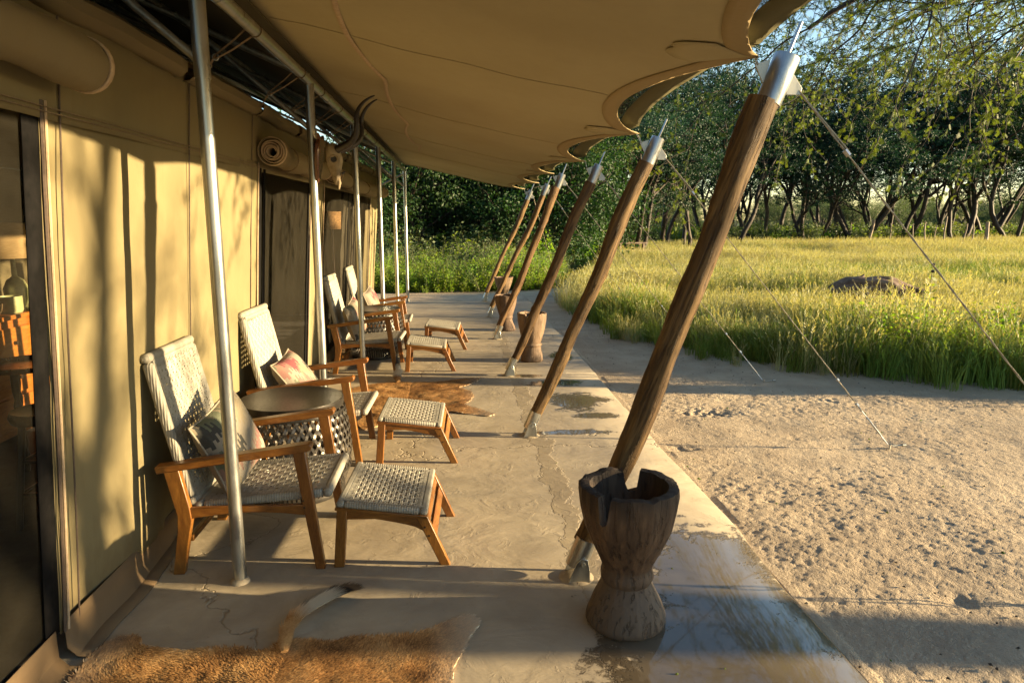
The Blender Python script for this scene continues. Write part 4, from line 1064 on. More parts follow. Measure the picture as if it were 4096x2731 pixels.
p3 = [(0.140, 0), (0.150, 0.012), (0.135, 0.06), (0.105, 0.13), (0.092, 0.18), (0.105, 0.19), (0.107, 0.21), (0.098, 0.22), (0.130, 0.32), (0.160, 0.42), (0.176, 0.55)]
m3 = make_mortar(p3, 0.142, 0.3, [(200, 10, 0.02)], 'mortar_pale', 440, crk=0.008); m3.location = (0.735, 10.55, 0)
tag(m3, 'wooden mortar with a fluted foot behind the fourth leaning pole', 'mortar', 'wooden mortars at the patio edge')
p4 = [(0.14, 0), (0.15, 0.012), (0.12, 0.08), (0.085, 0.17), (0.10, 0.19), (0.10, 0.21), (0.09, 0.22), (0.12, 0.30), (0.17, 0.42), (0.20, 0.54)]
m4 = make_mortar(p4, 0.165, 0.25, [], 'mortar_pale', 460, crk=0.006); m4.location = (0.93, 14.0, 0)
tag(m4, 'farthest wooden mortar, flared, by the slab corner and the bushes', 'mortar', 'wooden mortars at the patio edge')

# ================================================================ antelope hides
def inside(px, py, poly):
    n = len(poly); c = np.zeros(px.shape, bool); j = n - 1
    for i in range(n):
        xi, yi = poly[i]; xj, yj = poly[j]
        cond = ((yi > py) != (yj > py)) & (px < (xj - xi) * (py - yi) / (yj - yi + 1e-12) + xi)
        c ^= cond; j = i
    return c
def outline(poly, n=260, seed=1, amp=0.012):
    P_ = np.array(poly + [poly[0]], float); d = np.r_[0, np.cumsum(np.hypot(*np.diff(P_, axis=0).T))]
    t = np.linspace(0, d[-1], n, endpoint=False)
    x = np.interp(t, d, P_[:, 0]); y = np.interp(t, d, P_[:, 1])
    for _ in range(2): x = (np.roll(x, 1) + 2 * x + np.roll(x, -1)) / 4; y = (np.roll(y, 1) + 2 * y + np.roll(y, -1)) / 4
    x = x + amp * fbm(t * 9, t * 0, seed, 3); y = y + amp * fbm(t * 9, t * 0 + 7, seed + 1, 3)
    return np.stack([x, y], 1)
def dist_edge(px, py, ol):
    best = np.full(px.shape, 9.0)
    for q in ol: best = np.minimum(best, np.hypot(px - q[0], py - q[1]))
    return best
def hide(poly, tail, seed, label, spine, nhair, hair_len, pale_fn):
    c = np.mean(np.array(poly), 0); root = empty('hide_rug', (c[0], c[1], 0), 0, label, 'rug', 'antelope hide rugs')
    loc = (-c[0], -c[1], 0)
    ol = outline(poly, 260, seed); polyl = [tuple(q) for q in ol]
    st = 0.022; x0, y0 = ol.min(0); x1, y1 = ol.max(0)
    nx, ny = int((x1 - x0) / st) + 2, int((y1 - y0) / st) + 2
    gx_, gy_ = np.meshgrid(x0 + np.arange(nx) * st, y0 + np.arange(ny) * st, indexing='ij')
    ins = inside(gx_, gy_, polyl)
    def zof(x, y, e):
        lift = 0.020 * np.clip(fbm(x * 4.2, y * 4.2, seed + 9, 3) + 0.15, 0, 1) + 0.006 * fbm(x * 13, y * 13, seed + 12, 2)
        return 0.007 + lift * np.clip(e / 0.05, 0.25, 1)+ 0.012 * np.clip(1 - e / 0.06, 0, 1) * np.clip(fbm(x * 5, y * 5, seed + 30, 2) * 2.5, 0, 1)
    keep = ins[:-1, :-1] | ins[1:, :-1] | ins[:-1, 1:] | ins[1:, 1:]
    out = ~ins
    X, Y_ = gx_.copy(), gy_.copy()
    ii = np.argwhere(out)
    for (a, b) in ii:                                   # snap outside corners of kept cells onto the outline
        if keep[max(0, a - 1):a + 1, max(0, b - 1):b + 1].any():
            d = (ol[:, 0] - X[a, b]) ** 2 + (ol[:, 1] - Y_[a, b]) ** 2; k = d.argmin(); X[a, b], Y_[a, b] = ol[k]
    E_ = dist_edge(X, Y_, ol[::2]); Zz = zof(X, Y_, E_)
    idx = np.arange(nx * ny).reshape(nx, ny)
    F_ = np.stack([idx[:-1, :-1], idx[1:, :-1], idx[1:, 1:], idx[:-1, 1:]], -1)[keep]
    used = np.unique(F_); remap = -np.ones(nx * ny, int); remap[used] = np.arange(len(used))
    V = np.stack([X, Y_, Zz], -1).reshape(-1, 3)[used]
    me = nmesh('skin', V, remap[F_], 'fur'); me.polygons.foreach_set('use_smooth', [True] * len(me.polygons))
    pale = me.attributes.new('pale', 'FLOAT', 'POINT'); ev = E_.reshape(-1)[used]
    pale.data.foreach_set('value', np.clip(pale_fn(V[:, 0], V[:, 1], ev), 0, 1).astype(np.float32))
    sk = obj_from('skin', me, root, loc); md = sk.modifiers.new('solid', 'SOLIDIFY'); md.thickness = 0.005; md.offset = -1
    # hair
    rs = np.random.RandomState(seed)
    hx = rs.uniform(x0, x1, nhair * 3); hy = rs.uniform(y0, y1, nhair * 3); ok = inside(hx, hy, polyl); hx, hy = hx[ok][:nhair], hy[ok][:nhair]
    he = dist_edge(hx, hy, ol[::3]); hz = zof(hx, hy, he) + 0.001
    vx, vy = hx - spine[0](hy), np.full_like(hx, -0.0)
    ang = np.arctan2(0.75, np.sign(vx) * 0.9) + fbm(hx * 3.5, hy * 3.5, seed + 4, 3) * 1.9 + rs.normal(0, 0.22, len(hx))
    ln = hair_len * rs.uniform(0.6, 1.25, len(hx)) * (0.75 + 0.8 * np.clip(fbm(hx * 5, hy * 5, seed + 6, 2) + 0.3, 0, 1)); wd = 0.0020
    dx, dy = np.cos(ang), np.sin(ang); lift = ln * rs.uniform(0.04, 0.16, len(hx))
    b0 = np.stack([hx - dy * wd, hy + dx * wd, hz], 1); b1 = np.stack([hx + dy * wd, hy - dx * wd, hz], 1)
    m0 = np.stack([hx + dx * ln * 0.55 - dy * wd * .7, hy + dy * ln * 0.55 + dx * wd * .7, hz + lift * 0.8], 1); m1_ = np.stack([hx + dx * ln * 0.55 + dy * wd * .7, hy + dy * ln * 0.55 - dx * wd * .7, hz + lift * 0.8], 1)
    tp = np.stack([hx + dx * ln, hy + dy * ln, hz + lift * 0.75], 1)
    nH = len(hx); V = np.concatenate([b0, b1, m0, m1_, tp]); I = np.arange(nH)
    Fq = np.concatenate([np.stack([I, I + nH, I + 3 * nH], 1), np.stack([I, I + 3 * nH, I + 2 * nH], 1), np.stack([I + 2 * nH, I + 3 * nH, I + 4 * nH], 1)])
    me = nmesh('fur', V, Fq, 'fur'); pv = np.clip(pale_fn(hx, hy, he), 0, 1)
    me.attributes.new('pale', 'FLOAT', 'POINT').data.foreach_set('value', np.tile(pv, 5).astype(np.float32))
    me.attributes.new('tone', 'FLOAT', 'POINT').data.foreach_set('value', np.tile(rs.uniform(0.3, 1.0, nH), 5).astype(np.float32))
    tag(obj_from('fur', me, root, loc), kind='stuff')
    # tail
    tp_ = [Vector(q) for q in tail[0]]; mb = MB().tube(tp_, tail[1], 12, squash=0.45); tl = mb.build('tail', 'fur', root, loc)
    tv = np.array([v.co for v in tl.data.vertices]); nT = len(tp_)
    tpar = np.array([min(range(nT), key=lambda k: (Vector(v) - tp_[k]).length) / (nT - 1) for v in tv])
    tl.data.attributes.new('pale', 'FLOAT', 'POINT').data.foreach_set('value', (np.clip((tpar - tail[2]) * 6, 0, 1)).astype(np.float32))
    tl.data.attributes.new('black', 'FLOAT', 'POINT').data.foreach_set('value', (np.clip((tpar - 0.62) * 8, 0, 1)).astype(np.float32))
    # tuft hairs along the tail
    n2 = 2600; t = rs.rand(n2); pos = np.zeros((n2, 3)); dr = np.zeros((n2, 3)); rad = np.interp(t, np.linspace(0, 1, nT), tail[1])
    for k in range(n2):
        q = t[k] * (nT - 1); i0 = min(int(q), nT - 2); f_ = q - i0; pos[k] = tp_[i0].lerp(tp_[i0 + 1], f_); dr[k] = (tp_[i0 + 1] - tp_[i0]).normalized()
    a = rs.rand(n2) * 2 * math.pi; sd = np.stack([-dr[:, 1], dr[:, 0], np.zeros(n2)], 1)
    nrm = np.cos(a)[:, None] * sd + np.abs(np.sin(a))[:, None] * np.array([0, 0, 0.5])
    b_ = pos + nrm * rad[:, None] * 0.9; ln = rs.uniform(0.03, 0.07, n2)[:, None]
    tipv = b_ + dr * ln + nrm * ln * 0.35; w_ = sd * 0.0016
    V = np.concatenate([b_ - w_, b_ + w_, tipv]); I = np.arange(n2); me = nmesh('tail_hair', V, np.stack([I, I + n2, I + 2 * n2], 1), 'fur')
    black = np.clip((t - 0.62) * 8, 0, 1) + (np.cos(a) > 0.2) * 0.75 * (t > 0.35) * tail[3]
    me.attributes.new('pale', 'FLOAT', 'POINT').data.foreach_set('value', np.tile(np.clip((t - tail[2]) * 6, 0, 1), 3).astype(np.float32))
    me.attributes.new('black', 'FLOAT', 'POINT').data.foreach_set('value', np.tile(np.clip(black, 0, 1), 3).astype(np.float32))
    tag(obj_from('tail_hair', me, tl), kind='stuff')
    return root
hide([(-1.30, 1.30), (-1.42, 1.7), (-1.44, 2.2), (-1.47, 2.58), (-1.42, 2.69), (-1.33, 2.69), (-1.27, 2.59), (-1.05, 2.57), (-0.87, 2.565), (-0.78, 2.54), (-0.73, 2.62), (-0.63, 2.615), (-0.55, 2.58), (-0.44, 2.62), (-0.32, 2.60), (-0.17, 2.625), (-0.07, 2.70), (0.045, 2.745), (0.085, 2.68), (0.02, 2.55), (-0.03, 2.40), (-0.05, 2.2), (-0.08, 1.9), (0.10, 1.55), (-0.05, 1.35), (-0.4, 1.6), (-0.9, 1.6)],
     ([(-0.70, 2.50, 0.03), (-0.715, 2.60, 0.05), (-0.70, 2.68, 0.06), (-0.66, 2.76, 0.062), (-0.615, 2.83, 0.058), (-0.575, 2.885, 0.05), (-0.53, 2.94, 0.035), (-0.50, 2.975, 0.02)], [0.014, 0.020, 0.026, 0.032, 0.036, 0.034, 0.026, 0.006], 0.22, 0.8),
     500, 'tawny antelope hide with a white black-tipped tail, at the bottom of the picture', (lambda y: -0.7 + 0 * y,), 52000, 0.021,
     lambda x, y, e: np.clip((x + 0.15) / 0.2, 0, 1) * 0.75 + np.clip(1 - e / 0.012, 0, 1) * 0.6 + 0.25 * np.clip((-1.3 - x) / 0.12, 0, 1))
hide([(-1.15, 6.75), (-0.98, 7.0), (-0.80, 7.1), (-0.62, 7.16), (-0.42, 7.10), (-0.18, 7.12), (0.05, 7.22), (0.26, 7.29), (0.20, 7.12), (0.07, 6.93), (-0.02, 6.86), (0.10, 6.70), (0.13, 6.5), (0.10, 6.30), (0.02, 6.16), (0.17, 6.03), (0.31, 5.84), (0.27, 5.78), (0.10, 5.86), (-0.10, 5.96), (-0.35, 5.86), (-0.60, 5.66), (-0.78, 5.46), (-0.86, 5.62), (-0.84, 5.9), (-1.0, 6.1), (-1.12, 6.4)],
     ([(-0.64, 7.10, 0.02), (-0.66, 7.20, 0.035), (-0.67, 7.28, 0.05), (-0.66, 7.36, 0.07), (-0.67, 7.42, 0.12), (-0.68, 7.45, 0.18)], [0.02, 0.032, 0.036, 0.030, 0.02, 0.004], 0.12, 0.2),
     540, 'golden antelope hide spread on the concrete between the second and third footstools', (lambda y: -0.5 + 0 * y,), 44000, 0.024,
     lambda x, y, e: np.clip((x - 0.0) / 0.2, 0, 1) * 0.45 + np.clip(1 - e / 0.014, 0, 1) * 0.5)

# ================================================================ skull trophy on the second post
tr = empty('mounted_skull', (PX + 0.035, PY[1], 2.15), 0, 'horned antelope skull on a dark wooden shield, hung on the second post', 'skull')
poly = [(0.0, -0.20), (0.035, -0.15), (0.085, -0.06), (0.105, 0.03), (0.10, 0.09), (0.075, 0.12), (0.095, 0.165), (0.055, 0.145), (0.0, 0.13), (-0.055, 0.145), (-0.095, 0.165), (-0.075, 0.12), (-0.10, 0.09), (-0.105, 0.03), (-0.085, -0.06), (-0.035, -0.15)]
vs = [(0.0, a, b) for a, b in poly] + [(0.018, a, b) for a, b in poly] + [(0.028, a * 0.9, b * 0.9) for a, b in poly]; k = len(poly)
fs = [tuple(range(k)), tuple(range(2 * k, 3 * k))] + [(r_ * k + i, r_ * k + (i + 1) % k, (r_ + 1) * k + (i + 1) % k, (r_ + 1) * k + i) for r_ in range(2) for i in range(k)]
MB().add(vs, fs).build('plaque', 'plaque_wood', tr, rot=(0, R(6), 0), angle=30)
# skull: rings along the face axis, from cranium (up, near the plaque) to muzzle (down and out)
a0, a1 = Vector((0.10, 0, 0.10)), Vector((0.135, 0, -0.205))
rings = [(0.00, 0.030, 0.035), (0.06, 0.052, 0.055), (0.16, 0.062, 0.060), (0.28, 0.060, 0.066), (0.36, 0.066, 0.072), (0.44, 0.060, 0.070), (0.55, 0.048, 0.058), (0.68, 0.036, 0.046), (0.80, 0.030, 0.036), (0.92, 0.026, 0.024), (1.0, 0.016, 0.012)]
V = []; ns_ = 24; ax = (a1 - a0).normalized(); dep = Vector((1, 0, 0)); dep = (dep - ax * dep.dot(ax)).normalized()
for (t, hw, hd) in rings:
    c = a0.lerp(a1, t)
    for q in range(ns_):
        an = 2 * math.pi * q / ns_; w = hw; d_ = hd
        if math.sin(an) < -0.3: d_ *= 0.75
        if 0.30 < t < 0.45 and abs(math.cos(an)) > 0.75 and math.sin(an) > -0.5: w *= 0.62          # eye sockets
        if 0.52 < t < 0.9 and abs(math.cos(an)) > 0.6 and math.sin(an) < 0.2: w *= 0.82
        V.append(c + Vector((0, 1, 0)) * (math.cos(an) * w) + dep * (math.sin(an) * d_))
Fc = [(i * ns_ + q, i * ns_ + (q + 1) % ns_, (i + 1) * ns_ + (q + 1) % ns_, (i + 1) * ns_ + q) for i in range(len(rings) - 1) for q in range(ns_)] + [tuple(range(ns_)), tuple((len(rings) - 1) * ns_ + q for q in range(ns_))]
sk = MB().add(V, Fc).build('skull', 'bone', tr, angle=70); sk.modifiers.new('sub', 'SUBSURF').levels = 1; sk.modifiers['sub'].render_levels = 1
for s in (-1, 1):
    c = a0.lerp(a1, 0.38) + Vector((0.012, s * 0.050, 0))
    MB().torus((0, 0, 0), 0.029, 0.007, 'Y', 18, 8).build('eye_rim', 'bone', sk, c)
    MB().lathe([(0.0, 0.0), (0.026, 0.001), (0.028, 0.004)], 16).build('eye_socket', 'horn', sk, c + Vector((0, s * -0.004, 0)), (R(90), 0, 0))
    tt = a0.lerp(a1, 0.84) + dep * 0.012
    MB().tube([tt + Vector((0.0, s * 0.012, 0.03)), tt + Vector((0.012, s * 0.014, -0.03)), tt + Vector((0.006, s * 0.010, -0.075))], [0.010, 0.011, 0.004], 8).build('nose_bone', 'bone', sk)
    MB().lathe([(0.0, 0.0), (0.008, 0.004), (0.004, 0.03)], 10).build('nostril', 'horn', sk, a0.lerp(a1, 0.70) + dep * 0.046 + Vector((0, s * 0.010, -0.01)), (0, R(60), 0))
    # horn: out, back and up in a lyre curve
    hp = [Vector((0.150, s * 0.030, 0.055)), Vector((0.205, s * 0.055, 0.075)), Vector((0.262, s * 0.085, 0.105)), Vector((0.302, s * 0.110, 0.155)), Vector((0.312, s * 0.125, 0.215)), Vector((0.312, s * 0.128, 0.270)), Vector((0.328, s * 0.120, 0.325)), Vector((0.360, s * 0.105, 0.372)), Vector((0.405, s * 0.090, 0.408)), Vector((0.440, s * 0.080, 0.425))]
    # resample with ring ridges
    tt_ = np.linspace(0, len(hp) - 1, 60); pts = []
    for q in tt_:
        i0 = min(int(q), len(hp) - 2); f_ = q - i0
        p0, p1_, p2_, p3_ = hp[max(i0 - 1, 0)], hp[i0], hp[i0 + 1], hp[min(i0 + 2, len(hp) - 1)]
        pts.append(0.5 * ((2 * p1_) + (-p0 + p2_) * f_ + (2 * p0 - 5 * p1_ + 4 * p2_ - p3_) * f_ ** 2 + (-p0 + 3 * p1_ - 3 * p2_ + p3_) * f_ ** 3))
    rad = [0.031 * (1 - 0.86 * (q / tt_[-1]) ** 1.15) * (1 + (0.07 * math.sin(k * 1.9) if q < 5 else 0)) for k, q in enumerate(tt_)]
    MB().tube(pts, rad, 14).build('horn', 'horn', tr, angle=70)

# ================================================================ things inside the tent
d = empty('chest_of_drawers', (-3.78, 5.55, 0.012), R(0), 'orange wooden chest of drawers inside the tent, seen through the near screen', 'chest')
MB().box((0, 0, 0.47), (0.62, 0.94, 0.90)).build('carcass', 'dresser_wood', d, bevel=0.006)
MB().box((0, 0, 0.94), (0.68, 1.0, 0.035)).build('top', 'dresser_wood', d, bevel=0.006)
for z in (0.20, 0.47, 0.74):
    dr = MB().box((0.315, 0, z), (0.02, 0.86, 0.24)).build('drawer', 'dresser_wood', d, bevel=0.006)
    MB().tube([(0.325, 0, z), (0.350, 0, z)], 0.016, 10).build('knob', 'dark_wood', dr)
lamp = empty('table_lamp', (-3.62, 5.92, 0.972), 0, 'lamp with a ribbed cream shade on the chest inside the tent', 'lamp')
MB().lathe([(0.0, 0), (0.07, 0), (0.075, 0.01), (0.06, 0.02), (0.085, 0.09), (0.09, 0.17), (0.06, 0.24), (0.02, 0.27), (0.015, 0.44)], 24).build('base', 'pot', lamp)
MB().lathe([(0.185, 0.42), (0.135, 0.70)], 32).build('lamp_shade', 'shade_cloth', lamp, solid=0.004)
pt = MB().lathe([(0, 0), (0.08, 0), (0.09, 0.02), (0.09, 0.13), (0.08, 0.13), (0.075, 0.02), (0, 0.02)], 24).build('jar', 'pot', loc=(-3.55, 5.70, 0.972)); tag(pt, 'small green jar beside the lamp inside the tent', 'jar')
bk = MB().lathe([(0, 0), (0.10, 0), (0.13, 0.05), (0.14, 0.10), (0.13, 0.10), (0.10, 0.02), (0, 0.02)], 24).build('bowl', 'basket', loc=(-3.56, 5.38, 0.972)); tag(bk, 'woven bowl at the end of the chest inside the tent', 'bowl')
P = np.zeros((16, 22, 3))
for i in range(16):
    for j in range(22):
        u, v = i / 15 - 0.5, j / 21
        x = -3.44 + (v * 0.30 if v < 0.35 else 0.105) - 0.07; z = 0.985 if v < 0.35 else 0.985 - (v - 0.35) * 0.62
        P[i, j] = (x + 0.02 * math.sin(u * 19 + v * 4) + 0.02, 5.93 + u * 0.18 * (1 + 0.2 * v), z + 0.01 * math.sin(u * 13))
tw = MB().grid(P).build('towel', 'linen', solid=0.006); tag(tw, 'pale towel hanging over the edge of the chest inside the tent', 'towel')
# copper tray table with turned legs
tt = empty('tray_table', (-2.95, 4.85, 0.012), 0, 'round copper tray table with a turned dark leg inside the tent', 'table')
MB().lathe([(0, 0.70), (0.25, 0.70), (0.275, 0.73), (0.285, 0.728), (0.262, 0.692), (0, 0.688)], 36).build('tray', 'copper', tt)
for a in (30, 150, 270):
    x, y = 0.16 * math.cos(R(a)), 0.16 * math.sin(R(a))
    MB().lathe([(0.022, 0), (0.026, 0.04), (0.016, 0.08), (0.026, 0.13), (0.018, 0.18), (0.018, 0.30), (0.028, 0.34), (0.018, 0.38), (0.026, 0.46), (0.016, 0.50), (0.024, 0.56), (0.024, 0.69)], 14, (x, y, 0)).build('leg', 'dark_wood', tt)
sl = empty('bar_stool', (-2.30, 3.88, 0.012), 0, 'dark round wooden stool just inside the near screen', 'stool')
MB().lathe([(0, 0.60), (0.165, 0.595), (0.175, 0.625), (0.165, 0.655), (0.10, 0.64), (0, 0.635)], 30).build('seat', 'dark_wood', sl)
for a in (45, 135, 225, 315):
    c_, s_ = math.cos(R(a)), math.sin(R(a))
    MB().tube([(0.19 * c_, 0.19 * s_, 0), (0.115 * c_, 0.115 * s_, 0.60)], 0.019, 8).build('leg', 'dark_wood', sl)
for z in (0.2, 0.38):
    rr = 0.19 - 0.075 * z / 0.6
    for a in (0, 90, 180, 270):
        p = [(rr * math.cos(R(a + q)), rr * math.sin(R(a + q)), z) for q in (-45, 45)]
        MB().tube(p, 0.010, 6).build('rung', 'dark_wood', sl)
wl_ = empty('floor_lamp', (-1.95, 11.05, 1.55), 0, 'wicker drum lampshade on a dark stand behind the far screen', 'lamp')
MB().lathe([(0.16, 0.0), (0.15, 0.27)], 28).build('lamp_shade', 'wicker_shade', wl_, solid=0.006)
MB().lathe([(0, -1.538), (0.13, -1.538), (0.12, -1.51), (0, -1.50)], 20).build('foot', 'dark_wood', wl_)
MB().tube([(0, 0, -1.5), (0, 0, 0.1)], 0.014, 8).build('stand', 'dark_wood', wl_)

# ================================================================ vegetation
def norm(v): return v / (np.linalg.norm(v) + 1e-9)
def tubes(segs, sides=6):
    V = []; Fc = []; o = 0
    ang = np.arange(sides) * 2 * math.pi / sides
    for pts, rad in segs:
        pts = np.asarray(pts); n_ = len(pts)
        d = np.gradient(pts, axis=0); d /= np.linalg.norm(d, axis=1)[:, None] + 1e-9
        ref = np.cross(d[0], [0, 0, 1] if abs(d[0][2]) < 0.9 else [1, 0, 0]); ref = norm(ref)
        for i in range(n_):
            ref = norm(ref - d[i] * ref.dot(d[i])); b = np.cross(d[i], ref)
            V.append(pts[i] + (np.cos(ang)[:, None] * ref + np.sin(ang)[:, None] * b) * rad[i])
        for i in range(n_ - 1):
            for k in range(sides):
                Fc.append((o + i * sides + k, o + i * sides + (k + 1) % sides, o + (i + 1) * sides + (k + 1) % sides, o + (i + 1) * sides + k))
        o += n_ * sides
    return np.concatenate(V), np.array(Fc)
def leaf_quads(P, D, L, Wd, rs, roll=None):
    """elongated rhombic leaves at P pointing along D"""
    n_ = len(P); D = D / (np.linalg.norm(D, axis=1)[:, None] + 1e-9)
    r = rs.normal(size=(n_, 3)); r[:, 2] *= 0.4
    s = np.cross(D, r); s /= np.linalg.norm(s, axis=1)[:, None] + 1e-9
    if np.isscalar(L): L = np.full(n_, L)
    if np.isscalar(Wd): Wd = np.full(n_, Wd)
    a = P; c = P + D * L[:, None]; m_ = P + D * (L * 0.5)[:, None]
    V = np.concatenate([a, m_ + s * (Wd / 2)[:, None], c, m_ - s * (Wd / 2)[:, None]])
    I = np.arange(n_); return V, np.stack([I, I + n_, I + 2 * n_, I + 3 * n_], 1)
class Grow:
    def __init__(s, seed): s.rs = np.random.RandomState(seed); s.segs = []; s.tips = []
    def branch(s, p, d, L, r, lev, cfg):
        c = cfg[lev]; n_ = max(4, int(L / c.get('step', 0.4)) + 1)
        pts = [p]; d = norm(d)
        for i in range(n_):
            d = norm(d + s.rs.normal(0, c['wob'], 3) + np.array([0, 0, c['up']]))
            p = p + d * L / n_; pts.append(p)
        rad = np.linspace(r, r * c['tap'], len(pts)); s.segs.append((np.array(pts), rad))
        if lev + 1 < len(cfg):
            k = s.rs.randint(c['k'][0], c['k'][1] + 1); a0 = s.rs.rand() * 6.28
            for j in range(k):
                t = c['t0'] + (1 - c['t0']) * ((j + 0.6 * s.rs.rand() + 0.2) / k) if j < k - 1 else 1.0
                q = t * (len(pts) - 1); i0 = min(int(q), len(pts) - 2); pp = pts[i0] + (pts[i0 + 1] - pts[i0]) * (q - i0)
                dd = norm(pts[i0 + 1] - pts[i0]); az = a0 + j * 2.4 + s.rs.normal(0, 0.3)
                e1 = norm(np.cross(dd, [0.3, 0.2, 1.0])); e2 = np.cross(dd, e1)
                an = R(s.rs.uniform(*c['ang'])) * (0.6 if t == 1.0 else 1)
                nd = dd * math.cos(an) + (e1 * math.cos(az) + e2 * math.sin(az)) * math.sin(an)
                s.branch(pp, nd, L * s.rs.uniform(*c['len']), max(0.006, np.interp(t, [0, 1], [r, r * c['tap']]) * c['rr']), lev + 1, cfg)
        else: s.tips.append((pts[-1], d)); s.tips.append((pts[len(pts) // 2], d))
def tree_acacia(seed, h, leaves=95, flat=0.45, stems=(2, 3), cs=1.0, dense=1.0, tilt=(10, 30), rk=0.0105, wob=0.12):
    g = Grow(seed); rs = g.rs
    cfg = [dict(wob=wob, up=0.03, tap=0.62, k=(3, 4), t0=0.45, ang=(25, 52), len=(0.55, 0.8), rr=0.72),
           dict(wob=0.13, up=0.05, tap=0.55, k=(3, 4), t0=0.35, ang=(25, 55), len=(0.45, 0.7), rr=0.68),
           dict(wob=0.15, up=0.01, tap=0.5, k=(3, 4), t0=0.3, ang=(25, 60), len=(0.5, 0.75), rr=0.6),
           dict(wob=0.16, up=0.0, tap=0.4, step=0.25)]
    ns_ = rs.randint(stems[0], stems[1] + 1); a0 = rs.rand() * 6.28
    for i in range(ns_):
        a = a0 + i * 6.28 / ns_ + rs.normal(0, 0.3); tl = R(rs.uniform(*tilt))
        g.branch(np.array([0.08 * math.cos(a), 0.08 * math.sin(a), -0.15]), np.array([math.sin(tl) * math.cos(a), math.sin(tl) * math.sin(a), math.cos(tl)]), h * rs.uniform(0.36, 0.46), h * rk * rs.uniform(0.8, 1.2), 0, cfg)
    tips = np.array([t[0] for t in g.tips])
    n_ = int(leaves * dense); P = []; D = []
    for t in tips:
        rr = h * 0.075 * cs * rs.uniform(0.7, 1.35)
        # small sprays grouped as twiglets
        nt = 10; tc = rs.normal(size=(nt, 3)); tc /= np.linalg.norm(tc, axis=1)[:, None]; tc *= rs.rand(nt, 1) ** 0.5 * rr; tc[:, 2] *= flat
        for q in range(nt):
            td = norm(np.array([tc[q, 0], tc[q, 1], tc[q, 2] * 0.6 + 0.02]) + rs.normal(0, 0.15, 3) * rr)
            m_ = n_ // nt; u = rs.rand(m_, 1) * 0.30 * h / 9
            P.append(t + tc[q] * 0.8 + td * u); D.append(td * 0.7 + rs.normal(0, 0.6, (m_, 3)))
    P = np.concatenate(P); D = np.concatenate(D)
    V, Fq = leaf_quads(P, D, rs.uniform(0.05, 0.115, len(P)) * h / 9, rs.uniform(0.017, 0.038, len(P)) * h / 9, rs)
    tv, tf = tubes(g.segs, 6)
    return nmesh('trunk', tv, tf, 'bark'), nmesh('crown', V, Fq, 'acacia')
def tree_broad(seed, h, n_leaf=17000):
    g = Grow(seed); rs = g.rs
    cfg = [dict(wob=0.10, up=0.06, tap=0.6, k=(4, 6), t0=0.2, ang=(30, 65), len=(0.5, 0.8), rr=0.65),
           dict(wob=0.14, up=0.05, tap=0.5, k=(3, 5), t0=0.25, ang=(25, 60), len=(0.5, 0.75), rr=0.6),
           dict(wob=0.16, up=0.0, tap=0.4, k=(3, 4), t0=0.2, ang=(30, 70), len=(0.5, 0.8), rr=0.6),
           dict(wob=0.18, up=-0.03, tap=0.4, step=0.25)]
    for i in range(3):
        a = i * 2.1 + rs.rand(); tl = R(rs.uniform(8, 28))
        g.branch(np.array([0, 0, -0.15]), np.array([math.sin(tl) * math.cos(a), math.sin(tl) * math.sin(a), math.cos(tl)]), h * rs.uniform(0.42, 0.55), h * 0.016, 0, cfg)
    tips = np.array([t[0] for t in g.tips]); per = max(8, n_leaf // len(tips)); P = []; D = []
    for t in tips:
        rr = h * 0.085 * rs.uniform(0.6, 1.4); c = rs.normal(size=(per, 3)); c /= np.linalg.norm(c, axis=1)[:, None]; c *= rs.rand(per, 1) ** 0.45 * rr; c[:, 2] *= 0.75
        P.append(t + c); D.append(c + rs.normal(0, 0.35 * rr, (per, 3)) - np.array([0, 0, 0.25 * rr]))
    P = np.concatenate(P); D = np.concatenate(D); ok = P[:, 2] > 0.15; P, D = P[ok], D[ok]
    V, Fq = leaf_quads(P, D, rs.uniform(0.08, 0.15, len(P)), rs.uniform(0.045, 0.08, len(P)), rs)
    tv, tf = tubes(g.segs, 6)
    return nmesh('trunk', tv, tf, 'bark'), nmesh('crown', V, Fq, 'broadleaf')
AC = [tree_acacia(600 + k, h, 170, flat=0.32, stems=st, cs=cs * 0.86) for k, (h, st, cs) in enumerate([(9.5, (2, 3), 1.05), (8.5, (3, 4), 1.0), (10.5, (2, 2), 1.1), (8.0, (3, 3), 0.95), (9.0, (2, 3), 1.15)])]
BR = [tree_broad(650 + k, h) for k, h in enumerate([6.5, 7.5, 6.0])]
BARE = [tree_acacia(680 + k, h, 20, stems=(2, 3), cs=1.2) for k, h in enumerate([9.0, 7.0])]
STRAIGHT = tree_acacia(691, 8.0, 26, stems=(1, 1), tilt=(0, 2), rk=0.021, wob=0.03, cs=1.1)
def plant_tree(name, meshes, x, y, s, rz, label, group, cat='tree', sz=1.0):
    e = empty(name, (x, y, SAND_Z), R(rz), label, cat, group); e.scale = (s, s, s * sz)
    obj_from('trunk', meshes[0], e); obj_from('crown', meshes[1], e); return e
ORD = ['first', 'second', 'third', 'fourth', 'fifth', 'sixth', 'seventh', 'eighth', 'ninth', 'tenth', 'eleventh', 'twelfth', 'thirteenth', 'fourteenth', 'fifteenth', 'sixteenth', 'seventeenth', 'eighteenth', 'nineteenth', 'twentieth']
def dirx(px): return (px - 1050) / 1599.0               # image column (2352 wide) -> X/Y
